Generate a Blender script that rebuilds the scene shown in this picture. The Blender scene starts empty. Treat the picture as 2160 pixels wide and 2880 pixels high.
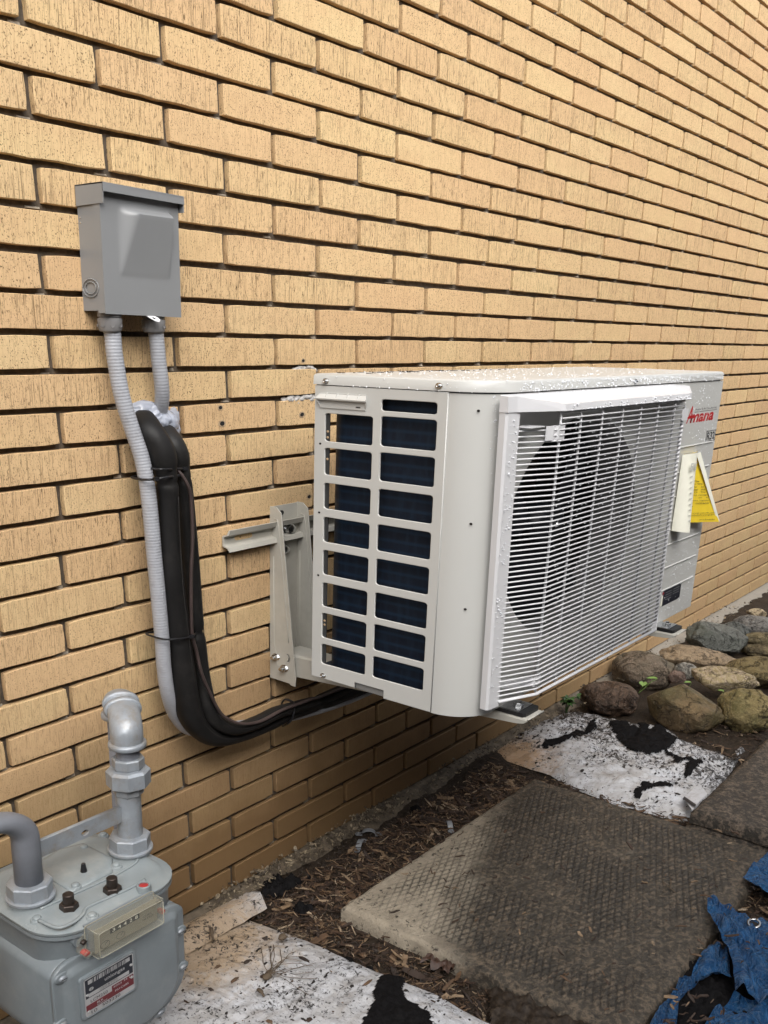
import bpy, bmesh, math, random
from mathutils import Vector as V, Matrix as M, noise as NZ
from mathutils.bvhtree import BVHTree
from math import sin, cos, pi, radians
random.seed(7)
S = bpy.context.scene
C = S.collection
# ------------------------------------------------------------------ camera, sky, sun
F = 2728.398
PP = (-175.3205, 464.8075)
CAMP = V((-0.7411, -1.0355, 0.8991))
YAW, PITCH, ROLL = 0.88375, -0.33622, 0.016845
_fw = V((sin(YAW)*cos(PITCH), cos(YAW)*cos(PITCH), sin(PITCH)))
_rt = V((cos(YAW), -sin(YAW), 0)); _up = _rt.cross(_fw)
RT = cos(ROLL)*_rt + sin(ROLL)*_up
UP = -sin(ROLL)*_rt + cos(ROLL)*_up
FW = _fw
cd = bpy.data.cameras.new('camera'); cam = bpy.data.objects.new('camera', cd); C.objects.link(cam)
cd.sensor_fit = 'VERTICAL'; cd.sensor_height = 36; cd.sensor_width = 27
cd.lens = F/2880*36; cd.shift_x = -PP[0]/2880; cd.shift_y = PP[1]/2880
cd.clip_start = 0.02; cd.clip_end = 500
cam.matrix_world = M(((RT.x, UP.x, -FW.x, CAMP.x), (RT.y, UP.y, -FW.y, CAMP.y), (RT.z, UP.z, -FW.z, CAMP.z), (0, 0, 0, 1)))
S.camera = cam
S.view_settings.view_transform = 'Standard'; S.view_settings.look = 'None'
S.view_settings.exposure = 1.18; S.view_settings.gamma = 1; S.view_settings.use_curve_mapping = False
SUN_EL, SUN_AZ = radians(44), radians(214)      # azimuth: clockwise from +Y
w = bpy.data.worlds.new('World'); S.world = w; w.use_nodes = True
wn = w.node_tree; wn.nodes.clear()
sky = wn.nodes.new('ShaderNodeTexSky'); sky.sky_type = 'NISHITA'; sky.sun_disc = False
sky.sun_elevation = SUN_EL; sky.sun_rotation = SUN_AZ; sky.dust_density = 3.0
hs = wn.nodes.new('ShaderNodeHueSaturation'); hs.inputs['Saturation'].default_value = 0.25
bg = wn.nodes.new('ShaderNodeBackground'); bg.inputs['Strength'].default_value = 0.12
wo = wn.nodes.new('ShaderNodeOutputWorld')
wn.links.new(sky.outputs[0], hs.inputs['Color']); wn.links.new(hs.outputs[0], bg.inputs['Color']); wn.links.new(bg.outputs[0], wo.inputs[0])
sl = bpy.data.lights.new('sun', 'SUN'); sl.energy = 1.5; sl.angle = radians(60); sl.color = (1.0, 0.965, 0.91)
so = bpy.data.objects.new('sun', sl); C.objects.link(so)
sd = V((sin(SUN_AZ)*cos(SUN_EL), cos(SUN_AZ)*cos(SUN_EL), sin(SUN_EL)))
so.rotation_euler = sd.to_track_quat('Z', 'Y').to_euler()

ZS = 0.674       # the place is built with heights at this scale: round sections are that much flatter
SC = 0.0449134   # brick course
# ------------------------------------------------------------------ helpers
def at(u, v, ax=2, val=0.0):
    d = RT*((u-1080-PP[0])/F) - UP*((v-1440-PP[1])/F) + FW
    t = (val-CAMP[ax])/d[ax]
    return CAMP + d*t
def px(p):
    d = V(p)-CAMP; z = d.dot(FW)
    return 1080+PP[0]+F*d.dot(RT)/z, 1440+PP[1]-F*d.dot(UP)/z
def zoom(ox, oy, k, pts): return [(ox+x/k, oy+y/k) for x, y in pts]
def tag(o, label=None, cat=None, group=None, kind=None):
    if label: o['label'] = label
    if cat: o['category'] = cat
    if group: o['group'] = group
    if kind: o['kind'] = kind
    return o
def thing(name, label, cat, loc=(0, 0, 0), group=None):
    o = bpy.data.objects.new(name, None); C.objects.link(o); o.location = loc; o.empty_display_size = 0.05
    return tag(o, label, cat, group)
def put(name, me, mat=None, parent=None):
    o = bpy.data.objects.new(name, me); C.objects.link(o)
    if mat is not None and not me.materials: me.materials.append(mat)
    if parent is not None:
        o.parent = parent
        base = V((0, 0, 0)); q = parent
        while q is not None: base += q.location; q = q.parent
        o.location = -base
    return o
class MB:
    def __init__(s): s.bm = bmesh.new()
    def box(s, a, b, taper=None):
        x0, y0, z0 = a; x1, y1, z1 = b
        vs = [s.bm.verts.new(p) for p in ((x0,y0,z0),(x1,y0,z0),(x1,y1,z0),(x0,y1,z0),(x0,y0,z1),(x1,y0,z1),(x1,y1,z1),(x0,y1,z1))]
        for f in ((0,3,2,1),(4,5,6,7),(0,1,5,4),(1,2,6,5),(2,3,7,6),(3,0,4,7)): s.bm.faces.new([vs[i] for i in f])
        return s
    def hexa(s, ps):
        vs = [s.bm.verts.new(p) for p in ps]
        for f in ((0,3,2,1),(4,5,6,7),(0,1,5,4),(1,2,6,5),(2,3,7,6),(3,0,4,7)): s.bm.faces.new([vs[i] for i in f])
        return s
    def loops(s, rings, closed=True, cap0=True, cap1=True):
        vr = [[s.bm.verts.new(p) for p in r] for r in rings]
        n = len(rings[0])
        for a, b in zip(vr, vr[1:]):
            for i in range(n if closed else n-1):
                j = (i+1) % n
                s.bm.faces.new((a[i], a[j], b[j], b[i]))
        if cap0: s.bm.faces.new(vr[0][::-1])
        if cap1: s.bm.faces.new(vr[-1])
        return s
    def tube(s, path, r, n=12, sq=True, rmod=None, flat=1.0, caps=True):
        k = ZS if sq else 1.0
        P = [V((p[0], p[1], p[2]/k)) for p in path]
        rings = []; ref = None
        for i, p in enumerate(P):
            t = (P[min(i+1, len(P)-1)]-P[max(i-1, 0)]).normalized()
            if ref is None: ref = V((0, 0, 1)) if abs(t.z) < 0.9 else V((0, 1, 0))
            ref = (ref - t*ref.dot(t)).normalized(); bn = t.cross(ref)
            rr = (r[i] if isinstance(r, (list, tuple)) else r)*(rmod(i) if rmod else 1)
            ring = []
            for a in range(n):
                q = p + (ref*cos(2*pi*a/n)*flat + bn*sin(2*pi*a/n))*rr
                ring.append((q.x, q.y, q.z*k))
            rings.append(ring)
        return s.loops(rings, True, caps, caps)
    def lathe(s, prof, c, axis='z', n=24, sq=True, rot=0):
        # prof: (distance along the axis, radius)
        rings = []
        for h, r in prof:
            ring = []
            for a in range(n):
                A = 2*pi*a/n+rot; u, v = r*cos(A), r*sin(A)
                if axis == 'z': q = (c[0]+u, c[1]+v, c[2]+h)
                elif axis == 'y': q = (c[0]+u, c[1]+h, c[2]+v*(ZS if sq else 1))
                else: q = (c[0]+h, c[1]+u, c[2]+v*(ZS if sq else 1))
                ring.append(q)
            rings.append(ring)
        return s.loops(rings)
    def grid(s, pts):
        vr = [[s.bm.verts.new(p) for p in r] for r in pts]
        for a, b in zip(vr, vr[1:]):
            for i in range(len(a)-1): s.bm.faces.new((a[i], a[i+1], b[i+1], b[i]))
        return s
    def sheet(s, pts, th, nrm=None):
        # a grid with thickness along its normals
        s.grid(pts)
        return s
    def mesh(s, name, smooth=False, bevel=0, seg=2, auto=None):
        if bevel:
            es = [e for e in s.bm.edges if len(e.link_faces) == 2 and e.calc_face_angle(0) > 0.5]
            bmesh.ops.bevel(s.bm, geom=es, offset=bevel, segments=seg, affect='EDGES', profile=0.6, clamp_overlap=True)
        bmesh.ops.recalc_face_normals(s.bm, faces=s.bm.faces)
        me = bpy.data.meshes.new(name); s.bm.to_mesh(me); s.bm.free()
        if smooth or auto:
            me.polygons.foreach_set('use_smooth', [True]*len(me.polygons))
            if auto: me.set_sharp_from_angle(angle=radians(auto))
        return me
    def build(s, name, mat, parent=None, **k): return put(name, s.mesh(name, **k), mat, parent)
def from_py(name, vs, fs, smooth=False):
    me = bpy.data.meshes.new(name); me.from_pydata(vs, [], fs); me.update()
    if smooth: me.polygons.foreach_set('use_smooth', [True]*len(me.polygons))
    return me
def plate_mesh(name, outer, holes, th, fn, bevel=0.0):
    """flat plate with holes, drawn in 2D and given depth; fn maps (a, b, depth) to the place"""
    cu = bpy.data.curves.new(name, 'CURVE'); cu.dimensions = '2D'; cu.fill_mode = 'BOTH'
    cu.extrude = th/2; cu.bevel_depth = bevel; cu.bevel_resolution = 1
    for L in [outer]+holes:
        sp = cu.splines.new('POLY'); sp.points.add(len(L)-1); sp.use_cyclic_u = True
        for q, (a, b) in zip(sp.points, L): q.co = (a, b, 0, 1)
    o = bpy.data.objects.new('tmp', cu); me = bpy.data.meshes.new_from_object(o)
    bpy.data.objects.remove(o); bpy.data.curves.remove(cu)
    for v in me.vertices: v.co = fn(v.co.x, v.co.y, v.co.z)
    me.name = name; me.materials.clear()
    bm = bmesh.new(); bm.from_mesh(me); bmesh.ops.remove_doubles(bm, verts=bm.verts, dist=1e-6)
    bmesh.ops.recalc_face_normals(bm, faces=bm.faces); bm.to_mesh(me); bm.free()
    return me
def rrect(a0, b0, a1, b1, r, rb=None, n=5):
    rb = rb or r*ZS; L = []
    for ca, cb, s in ((a1-r, b1-rb, 0), (a0+r, b1-rb, 1), (a0+r, b0+rb, 2), (a1-r, b0+rb, 3)):
        for i in range(n+1):
            A = pi/2*(s+i/n); L.append((ca+r*cos(A), cb+rb*sin(A)))
    return L
def ell(a, b, r, n=20, rb=None): return [(a+r*cos(2*pi*i/n), b+(rb or r*ZS)*sin(2*pi*i/n)) for i in range(n)]
def text_mesh(body, h, w=None, shear=0, ext=0.0003, fn=None, align='CENTER', offset=0.0):
    cu = bpy.data.curves.new('t', 'FONT'); cu.body = body; cu.size = 1; cu.shear = shear; cu.align_x = 'LEFT'; cu.offset = offset
    cu.resolution_u = 3
    o = bpy.data.objects.new('tmp', cu); me = bpy.data.meshes.new_from_object(o)
    bpy.data.objects.remove(o); bpy.data.curves.remove(cu)
    xs = [v.co.x for v in me.vertices]; ys = [v.co.y for v in me.vertices]
    x0, x1, y0, y1 = min(xs), max(xs), min(ys), max(ys); ww = x1-x0; hh = y1-y0
    if w is None: w = ww*h/hh/ZS*1.0
    for v in me.vertices: v.co = fn((v.co.x-x0)/ww*w, (v.co.y-y0)/hh*h, 0)
    me.materials.clear()
    return me
def front(x, y, z): return lambda a, b, d: V((x+a, y-d, z+b))       # facing -Y
# ------------------------------------------------------------------ materials
def nodes(name):
    m = bpy.data.materials.new(name); m.use_nodes = True
    nt = m.node_tree; b = nt.nodes['Principled BSDF']
    return m, nt, b
def nd(nt, t, ins=None, **k):
    n = nt.nodes.new('ShaderNode'+t)
    for a, v in k.items(): setattr(n, a, v)
    for i, v in (ins or {}).items():
        if hasattr(v, 'is_linked') or isinstance(v, bpy.types.NodeSocket): nt.links.new(v, n.inputs[i])
        else: n.inputs[i].default_value = v
    return n
def ramp(nt, fac, stops, interp='LINEAR'):
    r = nt.nodes.new('ShaderNodeValToRGB'); nt.links.new(fac, r.inputs[0]); r.color_ramp.interpolation = interp
    e = r.color_ramp.elements
    while len(e) < len(stops): e.new(0.5)
    for q, (p, c) in zip(e, stops):
        q.position = p; q.color = (c, c, c, 1) if isinstance(c, (int, float)) else (*c, 1)
    return r.outputs[0]
def mix(nt, f, a, b, mode='MIX'):
    n = nt.nodes.new('ShaderNodeMix'); n.data_type = 'RGBA'; n.blend_type = mode
    for i, v in ((0, f), (6, a), (7, b)):
        if isinstance(v, bpy.types.NodeSocket): nt.links.new(v, n.inputs[i])
        else: n.inputs[i].default_value = v if i == 0 else ((*v, 1) if len(v) == 3 else v)
    return n.outputs[2]
def math_(nt, op, a, b=0.0, c=0.0):
    n = nt.nodes.new('ShaderNodeMath'); n.operation = op
    for i, v in enumerate((a, b, c)):
        if isinstance(v, bpy.types.NodeSocket): nt.links.new(v, n.inputs[i])
        else: n.inputs[i].default_value = v
    return n.outputs[0]
def pos(nt, scale=(1, 1, 1)):
    g = nd(nt, 'NewGeometry'); mp = nd(nt, 'Mapping', {0: g.outputs['Position']}); mp.inputs['Scale'].default_value = scale
    return mp.outputs[0]
def noise(nt, vec, scale, detail=4, rough=0.6, dist=0.0):
    return nd(nt, 'TexNoise', {'Vector': vec, 'Scale': scale, 'Detail': detail, 'Roughness': rough, 'Distortion': dist}).outputs[0]
def bump(nt, b, h, strength=0.5, dist=0.001):
    n = nd(nt, 'Bump', {'Height': h, 'Strength': strength, 'Distance': dist}); nt.links.new(n.outputs[0], b.inputs['Normal']); return n
def plain(name, col, rough=0.5, metal=0.0, var=0.12, vs=30, bmp=0.0, bs=300, dirt=0.0, dcol=(0.08, 0.06, 0.04), ds=40, coat=0.0, spec=0.5):
    m, nt, b = nodes(name); p = pos(nt)
    n = noise(nt, p, vs)
    c = mix(nt, ramp(nt, n, [(0.3, 0.0), (0.7, 1.0)]), [x*(1-var) for x in col], [min(1, x*(1+var)) for x in col])
    if dirt:
        d = ramp(nt, noise(nt, p, ds, 8, 0.7), [(0.5, 0.0), (0.72, 1.0)])
        c = mix(nt, math_(nt, 'MULTIPLY', d, dirt), c, dcol)
    nt.links.new(c, b.inputs['Base Color'])
    rn = noise(nt, p, vs*2.3)
    nt.links.new(math_(nt, 'MULTIPLY_ADD', rn, 0.18, rough-0.09), b.inputs['Roughness'])
    b.inputs['Metallic'].default_value = metal; b.inputs['Specular IOR Level'].default_value = spec
    if coat: b.inputs['Coat Weight'].default_value = coat; b.inputs['Coat Roughness'].default_value = 0.15
    if bmp: bump(nt, b, noise(nt, p, bs, 4), bmp)
    return m
def make_brick_mat():
    m, nt, b = nodes('buff_brick')
    g = nd(nt, 'NewGeometry'); oi = nd(nt, 'ObjectInfo')
    r = math_(nt, 'FRACT', math_(nt, 'ADD', oi.outputs['Random'], g.outputs['Random Per Island']))
    r2 = math_(nt, 'FRACT', math_(nt, 'MULTIPLY', r, 37.7))
    off = nd(nt, 'CombineXYZ', {0: math_(nt, 'MULTIPLY', r, 43.0), 1: r2, 2: math_(nt, 'MULTIPLY', r, 17.0)})
    vec = nd(nt, 'VectorMath', {0: g.outputs['Position'], 1: off.outputs[0]}, operation='ADD').outputs[0]
    def mp(s):
        q = nd(nt, 'Mapping', {0: vec}); q.inputs['Scale'].default_value = s; return q.outputs[0]
    c = ramp(nt, r, [(0.0, (0.67, 0.49, 0.27)), (0.35, (0.655, 0.47, 0.25)), (0.6, (0.65, 0.45, 0.25)), (0.85, (0.635, 0.43, 0.235)), (1.0, (0.69, 0.515, 0.275))])
    c = mix(nt, ramp(nt, noise(nt, mp((9, 9, 22)), 1.0, 3), [(0.35, 0.0), (0.7, 0.55)]), c, (0.60, 0.395, 0.22))
    # mottling between the wire-cut streaks
    st = noise(nt, mp((720, 720, 60)), 1.0, 5, 0.65)
    c = mix(nt, ramp(nt, st, [(0.34, 0.7), (0.5, 0.0)]), c, (0.44, 0.285, 0.145))
    # dark pits, round ones and streaked ones
    dens = ramp(nt, noise(nt, mp((14, 14, 20)), 1.0, 2), [(0.3, -0.03), (0.7, 0.03)])
    pit1 = noise(nt, mp((640, 640, 480)), 1.0, 2, 0.5)
    pit2 = noise(nt, mp((680, 680, 120)), 1.0, 3, 0.6)
    lines = ramp(nt, noise(nt, mp((820, 820, 16)), 1.0, 2, 0.5), [(0.59, 0.0), (0.66, 1.0)])
    sel = ramp(nt, r2, [(0.35, 0.0), (0.65, 1.0)])
    f1 = ramp(nt, pit1, [(0.615, 0.0), (0.66, 0.9)])
    f2 = ramp(nt, pit2, [(0.60, 0.0), (0.65, 0.9)])
    pits = math_(nt, 'MAXIMUM', math_(nt, 'MULTIPLY', f1, math_(nt, 'MULTIPLY_ADD', sel, -0.35, 1.0)), math_(nt, 'MULTIPLY', f2, math_(nt, 'MULTIPLY_ADD', sel, 0.7, 0.3)))
    pits = math_(nt, 'MAXIMUM', pits, math_(nt, 'MULTIPLY', lines, math_(nt, 'MULTIPLY_ADD', sel, 0.45, 0.2)))
    # fewer open pits on the lowest, smoother courses
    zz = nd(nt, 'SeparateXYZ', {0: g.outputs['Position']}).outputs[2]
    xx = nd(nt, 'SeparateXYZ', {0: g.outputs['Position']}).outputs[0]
    few = nd(nt, 'MapRange', {0: zz, 1: 0.15, 2: 0.75, 3: 0.35, 4: 1.0}).outputs[0]
    pits = math_(nt, 'MULTIPLY', pits, few)
    c = mix(nt, pits, c, (0.12, 0.075, 0.032))
    # rain wetness in ragged patches above the footing, plus shade painted into low courses
    damp_shade = nd(nt, 'MapRange', {0: math_(nt, 'ADD', zz, math_(nt, 'MULTIPLY', noise(nt, g.outputs['Position'], 7, 4), -0.22)), 1: 0.0, 2: 0.36, 3: 0.92, 4: 0.0}).outputs[0]
    damp_shade = math_(nt, 'MULTIPLY', damp_shade, nd(nt, 'MapRange', {0: xx, 1: 0.9, 2: 2.2, 3: 1.0, 4: 0.25}).outputs[0])
    c = mix(nt, damp_shade, c, (0.17, 0.10, 0.045))
    nt.links.new(c, b.inputs['Base Color'])
    nt.links.new(math_(nt, 'MULTIPLY_ADD', damp_shade, -0.25, 0.86), b.inputs['Roughness'])
    b.inputs['Specular IOR Level'].default_value = 0.25
    h = math_(nt, 'SUBTRACT', math_(nt, 'MULTIPLY', st, 0.35), math_(nt, 'MULTIPLY', pits, 0.9))
    bump(nt, b, h, 0.55, 0.0012)
    return m
MT = {}
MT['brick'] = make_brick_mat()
MT['mortar'] = plain('mortar', (0.085, 0.068, 0.051), 0.95, var=0.35, vs=140, bmp=0.9, bs=420)
MT['dab'] = plain('mortar_dab', (0.27, 0.235, 0.185), 0.95, var=0.4, vs=90, bmp=0.9, bs=420)
MT['ac'] = plain('ac_paint', (0.51, 0.51, 0.49), 0.34, var=0.02, vs=8, bmp=0.03, bs=900)
MT['ac_grey'] = plain('ac_base_steel', (0.20, 0.20, 0.195), 0.5, var=0.06)
MT['white'] = plain('white_plastic', (0.64, 0.64, 0.655), 0.35, var=0.02, vs=10)
MT['black_steel'] = plain('black_steel', (0.03, 0.032, 0.034), 0.5)
MT['fan'] = plain('fan_plastic', (0.005, 0.006, 0.010), 0.5)
MT['rubber'] = plain('black_rubber', (0.012, 0.012, 0.013), 0.5, bmp=0.2)
MT['zinc'] = plain('zinc_plate', (0.60, 0.61, 0.62), 0.22, 1.0, var=0.15, vs=90)
MT['bracket'] = plain('bracket_paint', (0.43, 0.415, 0.37), 0.42, var=0.04, dirt=0.12, ds=25)
MT['boxgrey'] = plain('disconnect_grey', (0.215, 0.22, 0.225), 0.33, var=0.03, vs=9, bmp=0.02, bs=800)
MT['fit'] = plain('fitting_grey', (0.20, 0.195, 0.195), 0.5, var=0.06)
MT['conduit'] = plain('conduit_pvc', (0.33, 0.34, 0.37), 0.38, var=0.06, vs=20, dirt=0.25, dcol=(0.12, 0.10, 0.08), ds=55)
MT['foamins'] = plain('black_foam', (0.0075, 0.007, 0.007), 0.55, spec=0.3, var=0.4, vs=18, bmp=0.15, bs=500, dirt=0.25, dcol=(0.05, 0.045, 0.04), ds=30)
MT['wire'] = plain('cable_sheath', (0.045, 0.030, 0.028), 0.5, var=0.2)
MT['meter'] = plain('meter_paint', (0.18, 0.205, 0.22), 0.32, var=0.10, vs=14, bmp=0.14, bs=200, dirt=0.22, dcol=(0.36, 0.37, 0.36), ds=26)
MT['meterlid'] = plain('meter_lid_paint', (0.235, 0.265, 0.275), 0.24, var=0.10, vs=14, bmp=0.14, bs=170, dirt=0.3, dcol=(0.45, 0.45, 0.42), ds=20)
MT['pipe'] = plain('silver_pipe_paint', (0.29, 0.315, 0.345), 0.36, 0.25, var=0.12, vs=40, bmp=0.6, bs=150, dirt=0.55, dcol=(0.22, 0.165, 0.095), ds=34)
MT['pipe2'] = plain('grey_pipe_paint', (0.18, 0.19, 0.215), 0.45, 0.1, var=0.06, vs=40, bmp=0.2, bs=150, dirt=0.1, ds=60)
MT['iron'] = plain('dark_bolt', (0.05, 0.038, 0.032), 0.42, 0.6, var=0.3, vs=120, bmp=0.3)
MT['red'] = plain('red_plug', (0.36, 0.03, 0.03), 0.35)
MT['blue'] = plain('blue_plug', (0.02, 0.05, 0.20), 0.3)
MT['blackp'] = plain('black_plastic', (0.01, 0.01, 0.012), 0.4)
MT['ink'] = plain('black_ink', (0.03, 0.03, 0.03), 0.6)
MT['redink'] = plain('red_print', (0.42, 0.012, 0.016), 0.5)
MT['maroon'] = plain('maroon_print', (0.13, 0.012, 0.018), 0.4)
MT['alu'] = plain('badge_aluminium', (0.52, 0.52, 0.52), 0.38, 0.6)
MT['navyink'] = plain('black_print', (0.010, 0.012, 0.02), 0.4)
MT['dial'] = plain('dial_face', (0.20, 0.185, 0.14), 0.6)
MT['paper'] = plain('label_paper', (0.78, 0.77, 0.66), 0.75, var=0.04)
MT['yellow'] = plain('label_yellow', (0.80, 0.58, 0.03), 0.7, var=0.04)
MT['faint'] = plain('show_through_ink', (0.50, 0.50, 0.47), 0.8)
MT['soil'] = plain('wet_soil', (0.026, 0.019, 0.014), 0.6, spec=0.2, var=0.5, vs=120, bmp=1.0, bs=240, dirt=0.5, dcol=(0.10, 0.075, 0.05), ds=160)
MT['blacksoil'] = plain('black_compost', (0.006, 0.0055, 0.006), 0.8, spec=0.12, var=0.5, vs=200, bmp=1.0, bs=420)
MT['footing'] = plain('footing_concrete', (0.115, 0.09, 0.062), 0.8, var=0.5, vs=50, bmp=1.0, bs=180, dirt=0.9, dcol=(0.035, 0.027, 0.02), ds=24)
MT['clip'] = plain('grey_clip', (0.20, 0.21, 0.225), 0.45)
MT['deadleaf'] = plain('dead_leaf', (0.045, 0.022, 0.014), 0.6, var=0.4, vs=90)
MT['root'] = plain('dry_root', (0.09, 0.065, 0.042), 0.8, var=0.3)
MT['plastic_foam'] = plain('sealant_foam', (0.40, 0.385, 0.37), 0.7, var=0.2, vs=120, bmp=0.8, bs=300)
MT['hole'] = plain('drill_dust', (0.40, 0.29, 0.18), 0.9, var=0.3, vs=300, bmp=0.8, bs=600)
MT['dark'] = plain('dark_void', (0.012, 0.010, 0.009), 0.9)
def glassy(name, col, rough, trans, alpha=1.0, ior=1.45):
    m, nt, b = nodes(name); b.inputs['Base Color'].default_value = (*col, 1); b.inputs['Roughness'].default_value = rough
    b.inputs['Transmission Weight'].default_value = trans; b.inputs['IOR'].default_value = ior
    b.inputs['Alpha'].default_value = alpha
    return m
MT['water'] = glassy('water_drop', (0.90, 0.92, 0.95), 0.08, 0.25, ior=1.33)
MT['clear'] = glassy('index_window', (0.50, 0.48, 0.38), 0.05, 0.0, alpha=0.13)
MT['rim'] = plain('window_edge_shine', (0.33, 0.315, 0.25), 0.2)  # pale colour standing in for light caught on the clear window's edges
MT['sealant'] = glassy('clear_sealant', (0.58, 0.62, 0.72), 0.12, 0.45, ior=1.4)
def footing_mat():
    m = MT['footing']; nt = m.node_tree; b = nt.nodes['Principled BSDF']
    old = b.inputs['Base Color'].links[0].from_socket; sp = nd(nt, 'SeparateXYZ', {0: pos(nt)})
    f = nd(nt, 'MapRange', {0: math_(nt, 'ADD', sp.outputs[0], math_(nt, 'MULTIPLY', noise(nt, pos(nt), 14, 5), 0.8)), 1: 1.9, 2: 2.5, 3: 0.0, 4: 0.85}).outputs[0]
    nt.links.new(mix(nt, f, old, (0.30, 0.275, 0.235)), b.inputs['Base Color'])
footing_mat()
def coil_mat():
    m, nt, b = nodes('coil_fins'); g = nd(nt, 'NewGeometry'); sp = nd(nt, 'SeparateXYZ', {0: g.outputs['Position']})
    fin = math_(nt, 'SINE', math_(nt, 'MULTIPLY', math_(nt, 'ADD', sp.outputs[1], math_(nt, 'MULTIPLY', sp.outputs[0], 1.0)), 2*pi/0.0017))
    rowz = math_(nt, 'SINE', math_(nt, 'MULTIPLY', sp.outputs[2], 2*pi/0.0145))
    wob = noise(nt, pos(nt, (120, 120, 25)), 1.0, 3)
    c = mix(nt, ramp(nt, rowz, [(0.25, 0.0), (1.0, 1.0)]), (0.006, 0.013, 0.030), (0.012, 0.036, 0.075))
    c = mix(nt, ramp(nt, wob, [(0.45, 0.0), (0.75, 0.6)]), c, (0.02, 0.045, 0.085))
    c = mix(nt, math_(nt, 'MULTIPLY_ADD', fin, 0.25, 0.25), c, (0.003, 0.005, 0.012))
    nt.links.new(c, b.inputs['Base Color']); b.inputs['Roughness'].default_value = 0.4; b.inputs['Metallic'].default_value = 0.35
    bump(nt, b, math_(nt, 'ADD', fin, math_(nt, 'MULTIPLY', wob, 1.5)), 0.5, 0.0008)
    return m
MT['coil'] = coil_mat()
def bag_mat(name, lean, stain):
    m, nt, b = nodes(name); p = pos(nt); sp = nd(nt, 'SeparateXYZ', {0: p})
    big = noise(nt, p, 9, 5, 0.6)
    fine = noise(nt, pos(nt, (1, 1, 1)), 150, 6, 0.72, 0.8)
    fl = noise(nt, p, 48, 7, 0.75, 1.2)
    dens = nd(nt, 'MapRange', {0: sp.outputs[0], 1: lean[0], 2: lean[1], 3: lean[2], 4: lean[3]}).outputs[0]
    dens = math_(nt, 'ADD', dens, math_(nt, 'MULTIPLY_ADD', big, 0.34, -0.17))
    k1 = ramp(nt, math_(nt, 'ADD', fine, dens), [(0.56, 0.0), (0.62, 1.0)])
    k2 = ramp(nt, math_(nt, 'ADD', fl, dens), [(0.60, 0.0), (0.66, 1.0)])
    c = mix(nt, ramp(nt, noise(nt, p, 16, 6), [(0.4, 0.0), (0.75, 0.55)]), (0.54, 0.55, 0.58), (0.36, 0.335, 0.30))
    c = mix(nt, ramp(nt, noise(nt, pos(nt, (10, 26, 10)), 1.0, 6, 0.65, 1.2), [(0.48, 0.0), (0.72, 0.65)]), c, (0.20, 0.165, 0.13))
    sx, sy, sr, sc_ = stain
    dx = math_(nt, 'SUBTRACT', sp.outputs[0], sx); dy = math_(nt, 'SUBTRACT', sp.outputs[1], sy)
    dd = math_(nt, 'SQRT', math_(nt, 'ADD', math_(nt, 'MULTIPLY', dx, dx), math_(nt, 'MULTIPLY', dy, dy)))
    sm = ramp(nt, math_(nt, 'ADD', math_(nt, 'DIVIDE', dd, sr), math_(nt, 'MULTIPLY_ADD', fl, 1.2, -0.6)), [(0.45, 0.8), (1.0, 0.0)])
    c = mix(nt, sm, c, sc_)
    c = mix(nt, math_(nt, 'MAXIMUM', k1, k2), c, (0.018, 0.014, 0.012))
    nt.links.new(c, b.inputs['Base Color']); b.inputs['Roughness'].default_value = 0.36
    bump(nt, b, math_(nt, 'ADD', noise(nt, pos(nt, (60, 22, 40)), 1.0, 6, 0.6, 2.5), math_(nt, 'MULTIPLY', math_(nt, 'MAXIMUM', k1, k2), 0.3)), 0.55, 0.006)
    return m
MT['bag1'] = bag_mat('soil_bag_far', (1.05, 1.45, -0.05, 0.10), (1.10, -0.05, 0.16, (0.42, 0.25, 0.11)))
MT['bag2'] = bag_mat('soil_bag_near', (0.0, 0.3, -0.012, 0.0), (0.14, -0.07, 0.17, (0.36, 0.25, 0.14)))
def tarp_mat():
    m, nt, b = nodes('blue_tarp'); p = pos(nt)
    n = noise(nt, p, 30, 7, 0.7, 1.0); f = noise(nt, p, 170, 6, 0.7, 1.5)
    c = mix(nt, ramp(nt, n, [(0.3, 0.0), (0.7, 1.0)]), (0.020, 0.078, 0.23), (0.055, 0.21, 0.48))
    c = mix(nt, ramp(nt, f, [(0.55, 0.0), (0.75, 0.55)]), c, (0.24, 0.40, 0.54))
    c = mix(nt, ramp(nt, noise(nt, p, 60, 6, 0.7), [(0.56, 0.0), (0.70, 0.8)]), c, (0.02, 0.018, 0.016))
    crs = math_(nt, 'ABSOLUTE', math_(nt, 'SUBTRACT', noise(nt, p, 26, 3, 0.55, 2.0), 0.5))
    crease_shine = ramp(nt, crs, [(0.0, 0.8), (0.035, 0.0)])
    c = mix(nt, math_(nt, 'MULTIPLY', crease_shine, 0.28), c, (0.34, 0.50, 0.64))  # pale crease lines painted in to imitate shine along the wrinkles
    nt.links.new(c, b.inputs['Base Color']); b.inputs['Roughness'].default_value = 0.2
    bump(nt, b, math_(nt, 'ADD', f, math_(nt, 'MULTIPLY_ADD', crs, -5.0, math_(nt, 'MULTIPLY', n, 2.5))), 1.0, 0.012)
    return m
MT['tarp'] = tarp_mat()
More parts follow.
